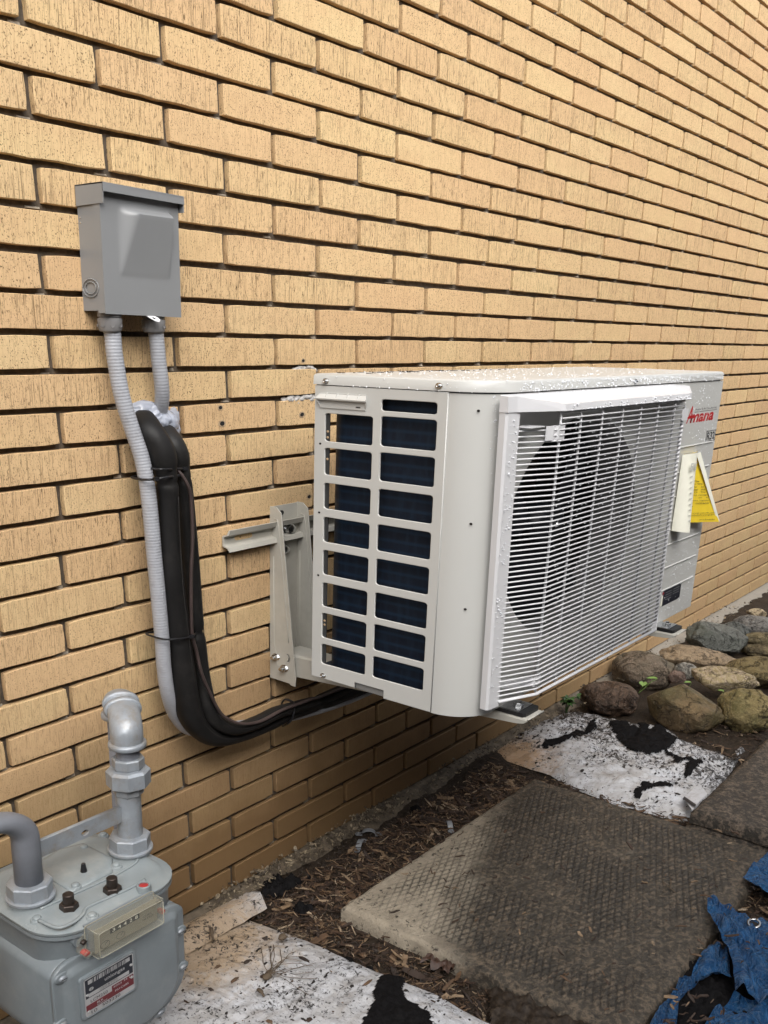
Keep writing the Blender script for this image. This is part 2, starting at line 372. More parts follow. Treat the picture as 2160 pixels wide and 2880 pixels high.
def slab_mat(name, light, dark, thr):
    m, nt, b = nodes(name); g = nd(nt, 'NewGeometry'); p = pos(nt); sp = nd(nt, 'SeparateXYZ', {0: p})
    big = noise(nt, p, 5.5, 5, 0.6, 0.6); med = noise(nt, p, 38, 6, 0.7); fine = noise(nt, p, 210, 5, 0.7)
    # wet dirt swept over most of it, a dry pale band along the left edge
    edge = nd(nt, 'MapRange', {0: math_(nt, 'ADD', math_(nt, 'MULTIPLY', math_(nt, 'ADD', sp.outputs[0], -.35), thr[2]), math_(nt, 'MULTIPLY', math_(nt, 'ADD', sp.outputs[1], .19), -1.0)), 1: thr[0], 2: thr[1], 3: 0.0, 4: 1.0}).outputs[0]
    dirt = ramp(nt, math_(nt, 'ADD', edge, math_(nt, 'MULTIPLY_ADD', big, 1.6, -0.8)), [(0.25, 0.0), (0.8, 1.0)])
    c = mix(nt, ramp(nt, med, [(0.35, 0.0), (0.7, 0.8)]), light, [x*0.62 for x in light])
    blot = noise(nt, p, 105, 6, 0.75)
    c2 = mix(nt, ramp(nt, math_(nt, 'ADD', math_(nt, 'MULTIPLY', blot, 0.65), math_(nt, 'MULTIPLY', med, 0.35)), [(0.47, 0.0), (0.585, 1.0)]), dark, [x*13.0 for x in dark])
    c = mix(nt, math_(nt, 'MULTIPLY', dirt, 0.9), c, c2)
    # dirt in the pressed grooves
    at_ = nd(nt, 'Attribute', attribute_name='groove')
    c = mix(nt, math_(nt, 'MULTIPLY', at_.outputs['Fac'], 0.92), c, [x*0.6 for x in dark])
    c = mix(nt, ramp(nt, noise(nt, p, 85, 6, 0.75), [(0.56, 0.0), (0.64, 0.9)]), c, (0.014, 0.011, 0.009))
    nt.links.new(c, b.inputs['Base Color'])
    nt.links.new(math_(nt, 'MULTIPLY_ADD', dirt, -0.3, 0.85), b.inputs['Roughness'])
    bump(nt, b, math_(nt, 'ADD', fine, med), 1.0, 0.004)
    return m
MT['slab'] = slab_mat('waffle_slab', (0.40, 0.345, 0.265), (0.011, 0.0082, 0.0056), (0.13, 0.27, 0.40))
MT['slab2'] = slab_mat('dirty_slab', (0.15, 0.125, 0.09), (0.012, 0.009, 0.0065), (-9.0, -8.0, 0.0))
def chip_mat(name, stops):
    m, nt, b = nodes(name); g = nd(nt, 'NewGeometry')
    c = ramp(nt, g.outputs['Random Per Island'], stops)
    c = mix(nt, ramp(nt, noise(nt, pos(nt), 90, 4), [(0.4, 0.0), (0.7, 0.7)]), c, (0.035, 0.024, 0.017))
    nt.links.new(c, b.inputs['Base Color']); b.inputs['Roughness'].default_value = 0.7
    return m
MT['chips'] = chip_mat('wood_chips', [(0.0, (0.020, 0.012, 0.009)), (0.45, (0.055, 0.030, 0.018)), (0.75, (0.13, 0.075, 0.040)), (0.92, (0.27, 0.185, 0.11)), (1.0, (0.42, 0.33, 0.23))])
MT['crumbs'] = chip_mat('soil_crumbs', [(0.0, (0.012, 0.010, 0.009)), (0.7, (0.035, 0.026, 0.02)), (1.0, (0.11, 0.09, 0.07))])
def leaf_mat(name, a, bcol):
    m, nt, b = nodes(name); g = nd(nt, 'NewGeometry'); oi = nd(nt, 'ObjectInfo')
    c = mix(nt, math_(nt, 'FRACT', math_(nt, 'ADD', oi.outputs['Random'], g.outputs['Random Per Island'])), a, bcol)
    nt.links.new(c, b.inputs['Base Color']); b.inputs['Roughness'].default_value = 0.45
    return m
MT['mcrumb'] = chip_mat('mortar_crumbs', [(0.0, (0.05, 0.038, 0.026)), (0.5, (0.14, 0.11, 0.075)), (1.0, (0.36, 0.29, 0.19))])
MT['bcrumb'] = chip_mat('compost_crumbs', [(0.0, (0.006, 0.005, 0.005)), (0.8, (0.016, 0.012, 0.010)), (1.0, (0.05, 0.035, 0.025))])
MT['leaf'] = leaf_mat('weed_leaf', (0.03, 0.075, 0.022), (0.06, 0.13, 0.035))
MT['leaf2'] = leaf_mat('pale_leaf', (0.14, 0.26, 0.07), (0.20, 0.32, 0.09))
def rock_mat(i, base, second, moss, bands=0):
    m, nt, b = nodes('stone_%d' % i); p = pos(nt)
    base = [x*1.05 for x in base]; second = [x*1.15 for x in second]
    n1 = noise(nt, p, 13+i, 6, 0.65, 0.8); n2 = noise(nt, p, 150, 6, 0.7)
    c = mix(nt, ramp(nt, n1, [(0.36, 0.0), (0.64, 1.0)]), base, second)
    c = mix(nt, ramp(nt, noise(nt, p, 60, 6, 0.7), [(0.5, 0.0), (0.68, 0.85)]), c, [x*0.32 for x in base])
    c = mix(nt, ramp(nt, n2, [(0.55, 0.0), (0.72, 0.6)]), c, [min(1, x*1.6) for x in second])
    if moss: c = mix(nt, ramp(nt, noise(nt, p, 9, 4), [(0.46, 0.0), (0.66, 0.75)]), c, moss)
    crk = ramp(nt, math_(nt, 'ABSOLUTE', math_(nt, 'SUBTRACT', noise(nt, p, 11+i*.7, 5, 0.6, 1.2), 0.5)), [(0.0, 0.85), (0.022, 0.0)])
    c = mix(nt, crk, c, [x*0.25 for x in base])
    if bands: c = mix(nt, ramp(nt, noise(nt, pos(nt, (3, 3, 9)), 4.0, 4, 0.6, 2.5), [(0.46, 0.0), (0.52, 0.9), (0.60, 0.0)]), c, (0.50, 0.40, 0.30))
    nt.links.new(c, b.inputs['Base Color']); b.inputs['Roughness'].default_value = 0.5
    bump(nt, b, math_(nt, 'ADD', math_(nt, 'MULTIPLY_ADD', crk, -0.6, n2), noise(nt, p, 45, 6, 0.65)), 1.0, 0.008)
    return m
# ------------------------------------------------------------------ ground
ground = MB().grid([[(x, y, z) for x in (-60, -8, -2.2, 5, 14, 60)] for y, z in ((-60, 2.3), (-7, 2.2), (-2.6, 2.1), (-2.1, 2.0), (-1.95, 1.7), (-1.82, 1.0), (-1.66, 0.3), (-1.52, 0.0), (-1.42, -0.045), (0.02, -0.045), (60, -0.045))]).build('ground', MT['soil'])  # raised behind the camera into an unseen added bank that blocks low sky
tag(ground, kind='structure')
def soil_h(x, y): return -0.009 + 0.007*NZ.noise(V((x*9, y*9, 0.3))) + 0.004*NZ.noise(V((x*40, y*40, 2.0)))
NX, NY = 330, 120
soil = MB().grid([[(-1.3+5.6*i/NX, -1.4+1.43*j/NY, soil_h(-1.3+5.6*i/NX, -1.4+1.43*j/NY)) for i in range(NX+1)] for j in range(NY+1)]).build('soil_bed', MT['soil'], smooth=True)
tag(soil, kind='structure')
def foot_pts():
    rows = []
    for j in range(9):
        t = j/8; row = []
        for i in range(420):
            x = -0.9+4.9*i/419
            wd = 0.042+0.018*max(0, min(1, (x-1.1)/0.9))+0.012*NZ.noise(V((x*7, 0, 5)))
            y = 0.012-(wd+0.012)*t
            z = 0.0025-0.030*max(0, t-0.25)**1.3+0.005*NZ.noise(V((x*55, y*70, 1)))+0.003*NZ.noise(V((x*140, y*140, 4)))
            if j == 0: z = 0.004
            row.append((x, y, min(z, 0.0045)))
        rows.append(row)
    return rows
tag(MB().grid(foot_pts()).build('concrete_footing', MT['footing'], smooth=True), kind='structure')
# ------------------------------------------------------------------ brick wall
DX = {-4:.0019,-3:-.0065,-2:.0034,-1:-.0052,0:-.001,1:-.0035,2:-.0002,3:.0047,4:.0023,5:.0008,6:.0004,7:.0017,8:.0047,9:.0046,10:.010,11:.0003,12:.0024,13:-.0016,15:-.0022,17:-.0054,19:-.0073,20:-.003,22:-.0044,23:-.0023,24:.0029,25:-.0025,26:.0031,27:-.0035}
DZ = {-4:-.0006,-3:-.0012,0:.0005,1:.0005,2:.001,3:.001,5:-.001,6:-.0023,7:-.0019,8:-.0014,9:-.0014,10:-.0016,11:-.0014,13:-.0003,15:.0011,17:.0014,19:.002,20:.0033,22:.0017,23:.0014,24:.0021,25:.0011,26:-.0006,27:-.0015}
def interp(d, k):
    if k in d: return d[k]
    a = max([q for q in d if q < k], default=None); b = min([q for q in d if q > k], default=None)
    if a is None or b is None: return d[b] if a is None else d[a]
    return d[a]+(d[b]-d[a])*(k-a)/(b-a)
wall = thing('brick_wall', 'long buff yellow brick house wall with deeply raked dark mortar joints', 'wall', (1.5, 0.05, 0))
MB().box((-1.2, 0.0090, 0.003), (4.3, 0.20, 2.0)).build('mortar', MT['mortar'], wall)
BL, BH = 0.1902, 0.0380
def brick_mesh(i):
    rnd = random.Random(i); P = []
    nx, nz = 9, 2
    def j(): return rnd.uniform(-0.00035, 0.00035)*(3.5 if rnd.random() < 0.08 else 1)
    for k in range(nx): P.append((BL*k/nx + (0.0015 if k == 0 else 0), 0+(0.0006 if k == 0 else 0)+j()))
    for k in range(nz): P.append((BL+j(), BH*k/nz+(0.0012 if k == 0 else 0)))
    for k in range(nx): P.append((BL-BL*k/nx-(0.0015 if k == 0 else 0), BH-(0.0006 if k == 0 else 0)+j()))
    for k in range(nz): P.append((j(), BH-BH*k/nz-(0.0012 if k == 0 else 0)))
    cx, cz = BL/2, BH/2
    def ins(d): return [(cx+(x-cx)*(1-d/(BL/2)), cz+(z-cz)*(1-d*0.8/(BH/2))) for x, z in P]
    mb = MB()
    rings = [[(x, 0.05, z) for x, z in P], [(x, 0.0008, z) for x, z in P], [(x, 0.0, z) for x, z in ins(0.0008)]]
    mb.loops(rings, True, False, True)
    return mb.mesh('brick')
BM = [brick_mesh(i) for i in range(8)]
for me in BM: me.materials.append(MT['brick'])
bricks = []
for k in range(-14, 28):
    z = 1.22-k*SC+interp(DZ, k)
    for i in range(-12 if k % 2 == 0 else -11, 44, 2):
        x = 0.1*i+interp(DX, k)+random.uniform(-0.001, 0.001)
        q = [px((x+a, 0, z+b)) for a, b in ((0, 0), (BL, 0), (BL, BH), (0, BH))]
        cl = [(min(2160, max(0, u)), min(2880, max(0, v))) for u, v in q]
        ok = (V((x+BL/2, 0, z))-CAMP).dot(FW) > 0.2
        area = abs(sum(cl[a][0]*cl[(a+1) % 4][1]-cl[(a+1) % 4][0]*cl[a][1] for a in range(4)))/2 if ok else 0
        if x > -0.75: bricks.append((area, x, z+random.uniform(-0.0004, 0.0004)))
bricks.sort(key=lambda b: -b[0])
rest = bmesh.new()
for n, (ar, x, z) in enumerate(bricks):
    y = random.uniform(-0.0007, 0.0005); me = BM[(n*5+int(z*1000)) % 8]
    if n < 300 and ar > 0:
        o = put('brick', me, None, wall); o.location = V((x, y, z))-wall.location
        o.rotation_euler = (0, random.uniform(-0.002, 0.002), random.uniform(-0.003, 0.003))
    else:
        k = len(rest.verts); rest.from_mesh(me); rest.verts.ensure_lookup_table()
        for v in rest.verts[k:]: v.co += V((x, y, z))
me = bpy.data.meshes.new('bricks'); rest.to_mesh(me); rest.free()
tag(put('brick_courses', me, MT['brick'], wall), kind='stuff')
dab = MB(); rnd = random.Random(21)
for ar, x, z in bricks:
    if rnd.random() < .8:
        a, b = rnd.uniform(.006, .016), rnd.uniform(-.002, .006); h = rnd.uniform(.0015, .0045)
        dab.hexa([(x-a-.006, .0085, z-.0062), (x+b-.004, .0085, z-.0062), (x+b-.004, .0091, z-.0062), (x-a-.006, .0091, z-.0062), (x-a-.004, .0050, z-.0058), (x+b-.006, .0056, z-.0058), (x+b-.004, .0091, z-.0062+h), (x-a-.006, .0091, z-.0062+h)])
tag(dab.build('mortar_dabs', MT['dab'], wall), kind='stuff')
# drilled plug holes and blobs of old sealant in the wall
for (x, z, r) in ((0.4625, 0.8655, .0045), (0.2807, 0.8023, .005), (0.2836, 0.7798, .0065), (0.4609, 0.7845, .0062), (0.4802, 0.6531, .0065), (1.55, 0.68, .005)):
    rim = MB()
    prof = []
    for q, rr in ((-0.0001, r*1.15), (-0.0006, r*.95), (-0.0005, r*0.80), (0.0009, r*0.72)):
        prof.append([(x+rr*cos(a*pi/8)*(1+.3*NZ.noise(V((x*50, a, z*50)))), q, z+rr*sin(a*pi/8)*ZS*(1+.35*NZ.noise(V((x*50, a+9, z*50))))) for a in range(16)])
    h = rim.loops(prof, True, False, False).build('plug_hole', MT['hole'], wall, smooth=True)
    MB().lathe([(-0.0002, r*.74), (-0.0003, r*.3)], (x, -0.0002, z), 'y', 12).build('bore', MT['dark'], h)
def blob(name, a, b, n, r, parent, mat, y=-0.004, seed=0):
    mb = MB(); rnd = random.Random(seed)
    for i in range(n):
        t = rnd.random(); c = V(a).lerp(V(b), t)+V((rnd.gauss(0, r*.5), rnd.uniform(-.004, .002), rnd.gauss(0, r*.30)))
        k = len(mb.bm.verts); rr = r*rnd.uniform(.35, 1)
        bmesh.ops.create_icosphere(mb.bm, subdivisions=2, radius=rr)
        mb.bm.verts.ensure_lookup_table()
        for v in mb.bm.verts[k:]:
            d = 1+.5*NZ.noise(v.co*250+V((i, 0, 0))); v.co = c+V((v.co.x*d, v.co.y*d*.6, v.co.z*d*.62))
    return mb.build(name, mat, parent, smooth=True)
blob('joint_foam', (0.430, 0.006, 0.8085), (0.51, 0.006, 0.8095), 150, 0.0070, wall, MT['plastic_foam'], seed=2)
blob('joint_foam', (0.446, 0.006, 0.8535), (0.492, 0.006, 0.8545), 40, 0.0060, wall, MT['plastic_foam'], seed=3)
# the added bank in the ground sheet, behind the camera, shades the wall foot
# ------------------------------------------------------------------ air conditioner
XL, XR, YB, YF, ZB, ZL, ZT = 0.3096, 1.1225, -0.155, -0.4283, 0.4212, 0.8395, 0.8545
RC = 0.061
ac = thing('air_conditioner', 'white outdoor heat pump unit with wire fan guard and louvred left side, wet with rain', 'air conditioner', (0.71, -0.29, ZB))
def corner(x0, y0, r, n=10): return [(x0+r-r*cos(pi/2*i/n), y0+r-r*sin(pi/2*i/n)) for i in range(n+1)]   # front left corner: from the side to the front
def outline(e=0.0, rr=RC):
    L = [(XL-e, YB+e)]+corner(XL-e, YF-e, rr+e)+[(XR+e-.012, YF-e), (XR+e-.004, YF-e+.004), (XR+e, YF-e+.012), (XR+e, YB+e)]
    return L
def ext(L, z0, z1, mb=None):
    mb = mb or MB(); return mb.loops([[(x, y, z0) for x, y in L], [(x, y, z1) for x, y in L]])
o0, o1, o2 = outline(0.0025), outline(0.0022), outline(-0.002)
lid = MB().loops([[(x, y, ZL+.0008) for x, y in o0], [(x, y, ZT-.0028) for x, y in o1], [(x, y, ZT-.0006) for x, y in outline(0.0004)], [(x, y, ZT) for x, y in o2]])
lid = lid.build('lid', MT['ac'], ac, auto=50)
MB().loops([[(x, y, z) for x, y in outline(-.0006)] for z in (ZL-.002, ZL+.0009)]).build('lid_seam', MT['black_steel'], ac)
def screw(x, y, z, axis, parent, r=.0042, s=-1, name='screw', mat=None):
    mb = MB().lathe([(0, r*1.25), (s*.0012, r*1.25), (s*.0013, r*.95), (s*.0034, r*.85), (s*.0042, r*.5), (s*.0036, r*.3)], (x, y, z), axis, 14)
    return mb.build(name, mat or MT['zinc'], parent, auto=35)
screw(XL-.0025, -.1746, .8452, 'x', lid); screw(XL-.0025, -.3545, .8465, 'x', lid); screw(.7214, YF-.0025, .8455, 'y', lid)
# left side panel with its grid of openings
LC, RCc = (-.2547, -.1722), (-.3540, -.2662)
zr = [(.7663, .8050), (.7212, .7592), (.6745, .7118), (.6275, .6645), (.5805, .6178), (.5335, .5705), (.4865, .5254), (.4462, .4786)]
holes = []
for za, zb in zr:
    holes.append(rrect(-LC[1], za-.0008, -LC[0], zb-.0008, .006)); holes.append(rrect(-RCc[1], za, -RCc[0], zb+.0008, .006))
holes.append(rrect(.2660, .8108, .3533, .8270, .006))
SEAM = -0.3672
outer = [(.1555, .4240), (.2358, .4240), (.2358, .4325), (.2885, .4325), (.2885, .4203), (.3668, .4203), (.3668, ZL-.0012), (.1555, ZL-.0012)]
def fx(a, b, d): return V((XL-d, -a, b))
side = put('side_panel', plate_mesh('side_panel', outer, holes, .0016, fx, .0009), MT['ac'], ac)
for (y, z) in ((-.1655, .7625), (-.1655, .668), (-.1655, .578)):
    MB().lathe([(-.0019, .0022), (-.0021, .0012)], (XL, y, z), 'x', 10).build('punched_hole', MT['dark'], side)
screw(XL-.0015, -.1779, .4285, 'x', side)
# sensor hood under the lid
hd = MB()
hd.hexa([(XL-.0012, -.1650, .8105), (XL-.0012, -.2420, .8105), (XL-.0005, -.2420, .8300), (XL-.0005, -.1650, .8300), (XL-.0032, -.1650, .8105), (XL-.0032, -.2420, .8105), (XL-.0032, -.2420, .8300), (XL-.0032, -.1650, .8300)])
hood = hd.build('sensor_hood', MT['ac'], ac, bevel=.0006)
lp = MB(); lp.hexa([(XL-.003, -.1645, .8276), (XL-.003, -.2425, .8276), (XL-.008, -.2465, .8212), (XL-.008, -.1605, .8212), (XL-.003, -.1645, .8290), (XL-.003, -.2425, .8290), (XL-.0085, -.2465, .8230), (XL-.0085, -.1605, .8230)])
lp.build('hood_lip', MT['ac'], hood)
MB().hexa([(XL-.003, -.1645, .811), (XL-.003, -.166, .811), (XL-.003, -.166, .828), (XL-.003, -.1645, .828), (XL-.0065, -.161, .8205), (XL-.0065, -.1625, .8205), (XL-.008, -.1625, .8225), (XL-.008, -.161, .8225)]).build('hood_cheek', MT['ac'], hood)
MB().hexa([(XL-.003, -.2425, .811), (XL-.003, -.241, .811), (XL-.003, -.241, .828), (XL-.003, -.2425, .828), (XL-.0065, -.246, .8205), (XL-.0065, -.2445, .8205), (XL-.008, -.2445, .8225), (XL-.008, -.246, .8225)]).build('hood_cheek', MT['ac'], hood)
for y in (-.177, -.195, -.213, -.231):
    MB().hexa([(XL-.003, y, .829), (XL-.003, y-.0012, .829), (XL-.003, y-.0012, .8305), (XL-.003, y, .8305), (XL-.0083, y, .8225), (XL-.0083, y-.0012, .8225), (XL-.0040, y-.0012, .8305), (XL-.0040, y, .8305)]).build('hood_rib', MT['ac'], hood)
MB().box((XL-.0040, -.234, .8135), (XL-.0031, -.227, .8148)).build('drain_slot', MT['dark'], hood)
# front: rounded corner and flat face with the fan opening
FCX, FCZ, FRX, FRZ = 0.572, 0.647, 0.207, 0.157
FL = XL+RC
fo = [(FL, .4203), (XR, .4203), (XR, ZL-.0012), (FL, ZL-.0012)]
fpm = plate_mesh('front_panel', fo, [ell(FCX, FCZ, FRX, 56, FRZ)], .0012, lambda a, b, d: V((a, YF+.0006-d, b)), .0005)
fp = put('front_panel', fpm, MT['ac'], ac)
cz = corner(XL, YF, RC, 14)
cz = [(XL, SEAM-.0008)]+cz[1:]
cp = MB().loops([[(x, y, .4185), (x, y, ZL-.0012)] for x, y in cz]+[[(x+.0015, y+.0015, ZL-.0012), (x+.0015, y+.0015, .4185)][::-1] for x, y in cz[::-1]], closed=False, cap0=False, cap1=False)
cp = cp.build('corner_panel', MT['ac'], ac, smooth=True)
MB().box((XL+.0004, SEAM-.0008, .4205), (XL+.006, SEAM+.0006, ZL)).build('panel_gap', MT['dark'], ac)
for z in (.8188, .6809, .5696):
    a = radians(38); MB().lathe([(-.0006, .0024), (-.0009, .0015)], (XL-.0002+.0105, YF+RC-.0315-.006, z), 'x', 10).build('punched_hole', MT['dark'], cp)
for i, z in enumerate((.7325, .6900, .6485, .6065, .5646, .5226, .4807)):
    MB().loops([[(.948, YF-.0002, z+.0016), (.948, YF-.0022, z+.0006), (.948, YF-.0022, z-.0004), (.948, YF-.0002, z-.0014)], [(1.1085, YF-.0002, z+.0016), (1.1085, YF-.0022, z+.0006), (1.1085, YF-.0022, z-.0004), (1.1085, YF-.0002, z-.0014)]]).build('pressed_rib', MT['ac'], fp)
MB().box((XR-.002, YB-.001, .4203), (XR, YF+.014, ZL-.001)).build('right_panel', MT['ac'], ac)
ext(outline(-.003), .4225, .4265).build('base_pan', MT['ac_grey'], ac)
MB().hexa([(XL+.002, -.160, .4236), (XL+.002, -.36, .4195), (XL+.03, -.36, .4195), (XL+.03, -.160, .4236), (XL+.0009, -.160, .436), (XL+.0009, -.36, .436), (XL+.03, -.36, .436), (XL+.03, -.160, .436)]).build('base_rim', MT['ac_grey'], ac)
# rear corner post, coil, fan
pst = MB().box((XL+.001, -.1795, .426), (XL+.0025, YB, ZL)).box((XL+.0026, YB-.0022, .426), (XL+.020, YB-.0002, ZL)).build('corner_post', MT['black_steel'], ac)
for z in (.7795, .7715, .7425, .512, .506): MB().lathe([(-.0006, .0024), (-.0008, .0020)], (XL+.001, -.1768, z), 'x', 10).build('punched_hole', MT['hole'], pst)
MB().box((XL+.002, -.176, .4266), (XL+.05, YB-.003, .437)).build('base_flange', MT['coil'], ac)
path = [(XL+.0145, -.372), (XL+.0145, -.30), (XL+.0145, -.210)]
for i in range(13):
    a = pi/2*i/12; path.append((XL+.0145+.030-.030*cos(a), -.1945+.030*sin(a)))
path += [(XL+.2, -.1645), (XR-.12, -.1645)]
MB().loops([[(x, y, .4275), (x, y, ZL-.004)] for x, y in path], closed=False, cap0=False, cap1=False).build('coil', MT['coil'], ac, smooth=True)
sh = MB()
sh.loops([[(FCX+FRX*k*cos(2*pi*i/64), y, FCZ+FRZ*k*sin(2*pi*i/64)) for i in range(64)] for y, k in ((YF+.0005, 1.0), (YF+.004, .982), (YF+.010, .975), (YF+.060, .975), (YF+.068, 1.0))], True, False, False)
sh.build('fan_shroud', MT['ac_grey'], ac, smooth=True)
MB().box((XR-.21, YB-.03, .428), (XR-.208, YF+.004, ZL-.003)).build('partition', MT['ac_grey'], ac)
fan = MB().lathe([(-.012, .0), (-.016, .030), (-.010, .044), (.035, .047)], (FCX, YF+.050, FCZ), 'y', 28).build('fan', MT['fan'], ac, smooth=True)
for b in range(3):
    rows = []
    for i in range(13):
        r = .044+.150*i/12; row = []
        for j in range(11):
            s = -0.5+j/10
            th = radians(20+120*b)+s*(1.45-.35*(i/12))+.35*(i/12)
            y = YF+.066-.040*s-.006*sin(pi*(s+.5))
            row.append((FCX+r*cos(th), y, FCZ+r*sin(th)*ZS*1.12))
        rows.append(row)
    MB().grid(rows).build('fan_blade', MT['fan'], fan, smooth=True)
MB().lathe([(0, .006), (-.008, .006), (-.010, .004)], (FCX, YF+.036, FCZ), 'y', 6).build('shaft_nut', MT['zinc'], fan)
# wire guard
YG = YF-.038
gd = thing('fan_guard', None, None, (.63, YF, .64)); gd.parent = ac; gd.location = V((.63, YF, .64))-ac.location
for i in range(56):
    z = .4415+i*.00680
    if z > .8185: break
    ln = MB(); left = (.352, YF-.0125, z)
    p = [left, (.4185, YG-.0003, z), (.4225, YG, z), (.8445, YG, z)]
    if z > .798: p = p[1:] if z < .806 else [(.4215, YG, z), (.8395, YG, z)]
    ln.tube(p, .0016, 6)
    ln.build('wire', MT['white'], gd, smooth=True)
for i, x in enumerate((.4225, .4800, .5455, .6115, .6760, .7415, .8080, .8445)):
    MB().tube([(x, YG+.0028, .4415), (x, YG+.0028, .822 if x < .84 else .795), (x, YG+.012, .829)] if x < .84 else [(x, YG+.002, .4400), (x, YG+.002, .795)], .0019 if x < .84 else .0026, 6, sq=False).build('upright_wire', MT['white'], gd, smooth=True)
MB().tube([(.357, YF-.0145, .4400), (.4185, YG-.0003, .4400), (.4225, YG, .4400), (.8445, YG, .4400)], .0028, 6).build('bottom_wire', MT['white'], gd, smooth=True)
MB().tube([(.8445, YG, .441), (.9, YG+.020, .441), (.945, YF-.002, .441)], .0025, 6).build('bottom_wire', MT['white'], gd, smooth=True)
for z in [.4483+i*.0068*2 for i in range(27)]:
    MB().tube([(.8445, YG, z), (.9, YG+.020, z), (.946, YF-.002, z)], .0013, 4).build('wire', MT['white'], gd, smooth=True)
def strip_sec(z, x0): return [(x0, YF-.0003, z), (x0-.0015, YF-.0095, z), (x0+.001, YF-.0125, z), (x0+.0245, YF-.0150, z), (x0+.0255, YF-.0130, z), (x0+.0240, YF-.0003, z)]
MB().loops([strip_sec(.4335, .3345), strip_sec(.8185, .3283)]).build('edge_strip', MT['white'], gd, bevel=.0008)
# rain hood along the top of the guard
hz = [.8375, .8262, .8183]
rows = [[(.3272, YF-.0005, hz[0]), (.3262, YF-.0120, hz[0]-.0010), (.345, YF-.0140, hz[0]-.0012), (.4190, YG-.004, hz[1]+.0004), (.845, YG-.004, hz[1]+.0004), (.8600, YG-.002, hz[1]+.0006), (.9560, YF-.0005, hz[0]-.004)],
        [(.3272, YF-.0005, hz[2]), (.3262, YF-.0130, hz[2]), (.345, YF-.0155, hz[2]), (.4185, YG-.0055, hz[2]), (.847, YG-.0055, hz[2]), (.8600, YG-.003, hz[2]), (.9560, YF-.0005, hz[2])]]
hb = MB(); vt = [hb.bm.verts.new(p) for p in rows[0]]; vb = [hb.bm.verts.new(p) for p in rows[1]]
for i in range(6): hb.bm.faces.new((vt[i], vt[i+1], vb[i+1], vb[i]))
bk0 = [hb.bm.verts.new((x, YF-.0004, hz[0]+.0008)) for x in (.3290, .330, .345, .42, .84, .87, .952)]
for i in range(6): hb.bm.faces.new((bk0[i], bk0[i+1], vt[i+1], vt[i]))
inn = [hb.bm.verts.new((p[0], p[1]+.003 if p[1] < YF-.004 else p[1], p[2])) for p in rows[1]]
for i in range(6): hb.bm.faces.new((vb[i], vb[i+1], inn[i+1], inn[i]))
hb.build('rain_hood', MT['white'], gd)
# guard stays
def stay(pts, z0, z1):
    return MB().loops([[(x, y, z0), (x, y, z1), (x, y+.0018, z1), (x, y+.0018, z0)] for x, y in pts]).build('guard_stay', MT['white'], gd, bevel=.0004)
MB().loops([[(x, y, z) for y, z in ((YF-.0005, .7995), (YF-.0005, .8005), (YG+.008, .8005), (YG+.008, .7995))] for x in (.356, .392)]).build('guard_stay', MT['white'], gd)
stay([(.3905, YG+.004), (.4015, YG+.001), (.403, YG+.003), (.412, YG+.003), (.413, YG-.0005), (.4300, YG-.0005)], .7830, .8005)
stay([(.365, YF-.0015), (.400, YG+.014), (.4035, YG+.012), (.411, YG+.004), (.4125, YG+.0005), (.430, YG+.0005)], .4525, .4655)
stay([(.832, YG-.003), (.853, YG-.003)], .7860, .8035)
stay([(.826, YG-.001), (.846, YG-.001)], .4415, .4560)
# lettering and badges on the front
put('logo_lettering', text_mesh('A', .0285, .026, shear=.35, fn=front(.9625, YF-.0006, .7715), offset=.02), MT['redink'], fp)
put('logo_lettering', text_mesh('mana', .0145, .117, shear=.25, fn=front(.979, YF-.0006, .7715), offset=.03), MT['redink'], fp)
MB().box((.9655, YF-.0009, .7795), (1.003, YF-.0003, .7825)).build('logo_bar', MT['redink'], fp)
put('small_lettering', text_mesh('Heating & Air Conditioning', .0048, .108, fn=front(.998, YF-.0006, .7905)), MT['ink'], fp)
MB().box((.997, YF-.0007, .7888), (1.108, YF-.0003, .7895)).build('logo_rule', MT['ink'], fp)
put('badge_frame', plate_mesh('badge', [(1.072, .7348), (1.1215, .7345), (1.1215, .7532), (1.072, .7532)], [[(1.0738, .7358), (1.1197, .7355), (1.1197, .7522), (1.0738, .7522)]], .0004, lambda a, b, d: V((a, YF-.0006-d, b)), 0), MT['ink'], fp)
put('badge_lettering', text_mesh('R32', .0138, .040, fn=front(1.0768, YF-.0008, .7370), offset=.025), MT['ink'], fp)
MB().box((.9655, YF-.0009, .4502), (1.0515, YF-.0003, .4785)).build('rating_label', MT['navyink'], fp)
for a, b in ((.975, .4735), (.975, .4690), (.975, .4645), (.975, .4600), (1.013, .4735), (1.013, .4690), (1.013, .4645)):
    MB().box((a, YF-.0013, b), (a+.030, YF-.0010, b+.0007)).build('label_line', MT['boxgrey'], fp)
MB().box((.9585, YF-.0008, .452), (.9650, YF-.0002, .470)).build('bar_code_label', MT['paper'], fp)
MB().lathe([(-.0009, .0042), (-.0011, .003)], (.9645, YF, .4745), 'y', 14).build('warning_dot', MT['red'], fp)
# feet of the unit: bright clamps that sit on the rubber pads
def foot(x):
    mb = MB()
    mb.loops([[(x+a, y, z) for a, z in ((-.021, z0), (.021, z0), (.021, z0+.0014), (.012, z1), (-.012, z1), (-.021, z0+.0014))] for y, z0, z1 in ((YF+.05, .4178, .4215), (YF-.004, .4178, .4215), (YF-.016, .4178, .4200), (YF-.028, .4178, .4195))])
    o = mb.build('mounting_foot', MT['zinc'], ac, bevel=.001)
    MB().lathe([(0, .0075), (.0035, .0075), (.0036, .0042), (.0065, .004)], (x, YF-.016, .4200), 'z', 6).build('foot_nut', MT['zinc'], o)
foot(.4135); foot(.9605)
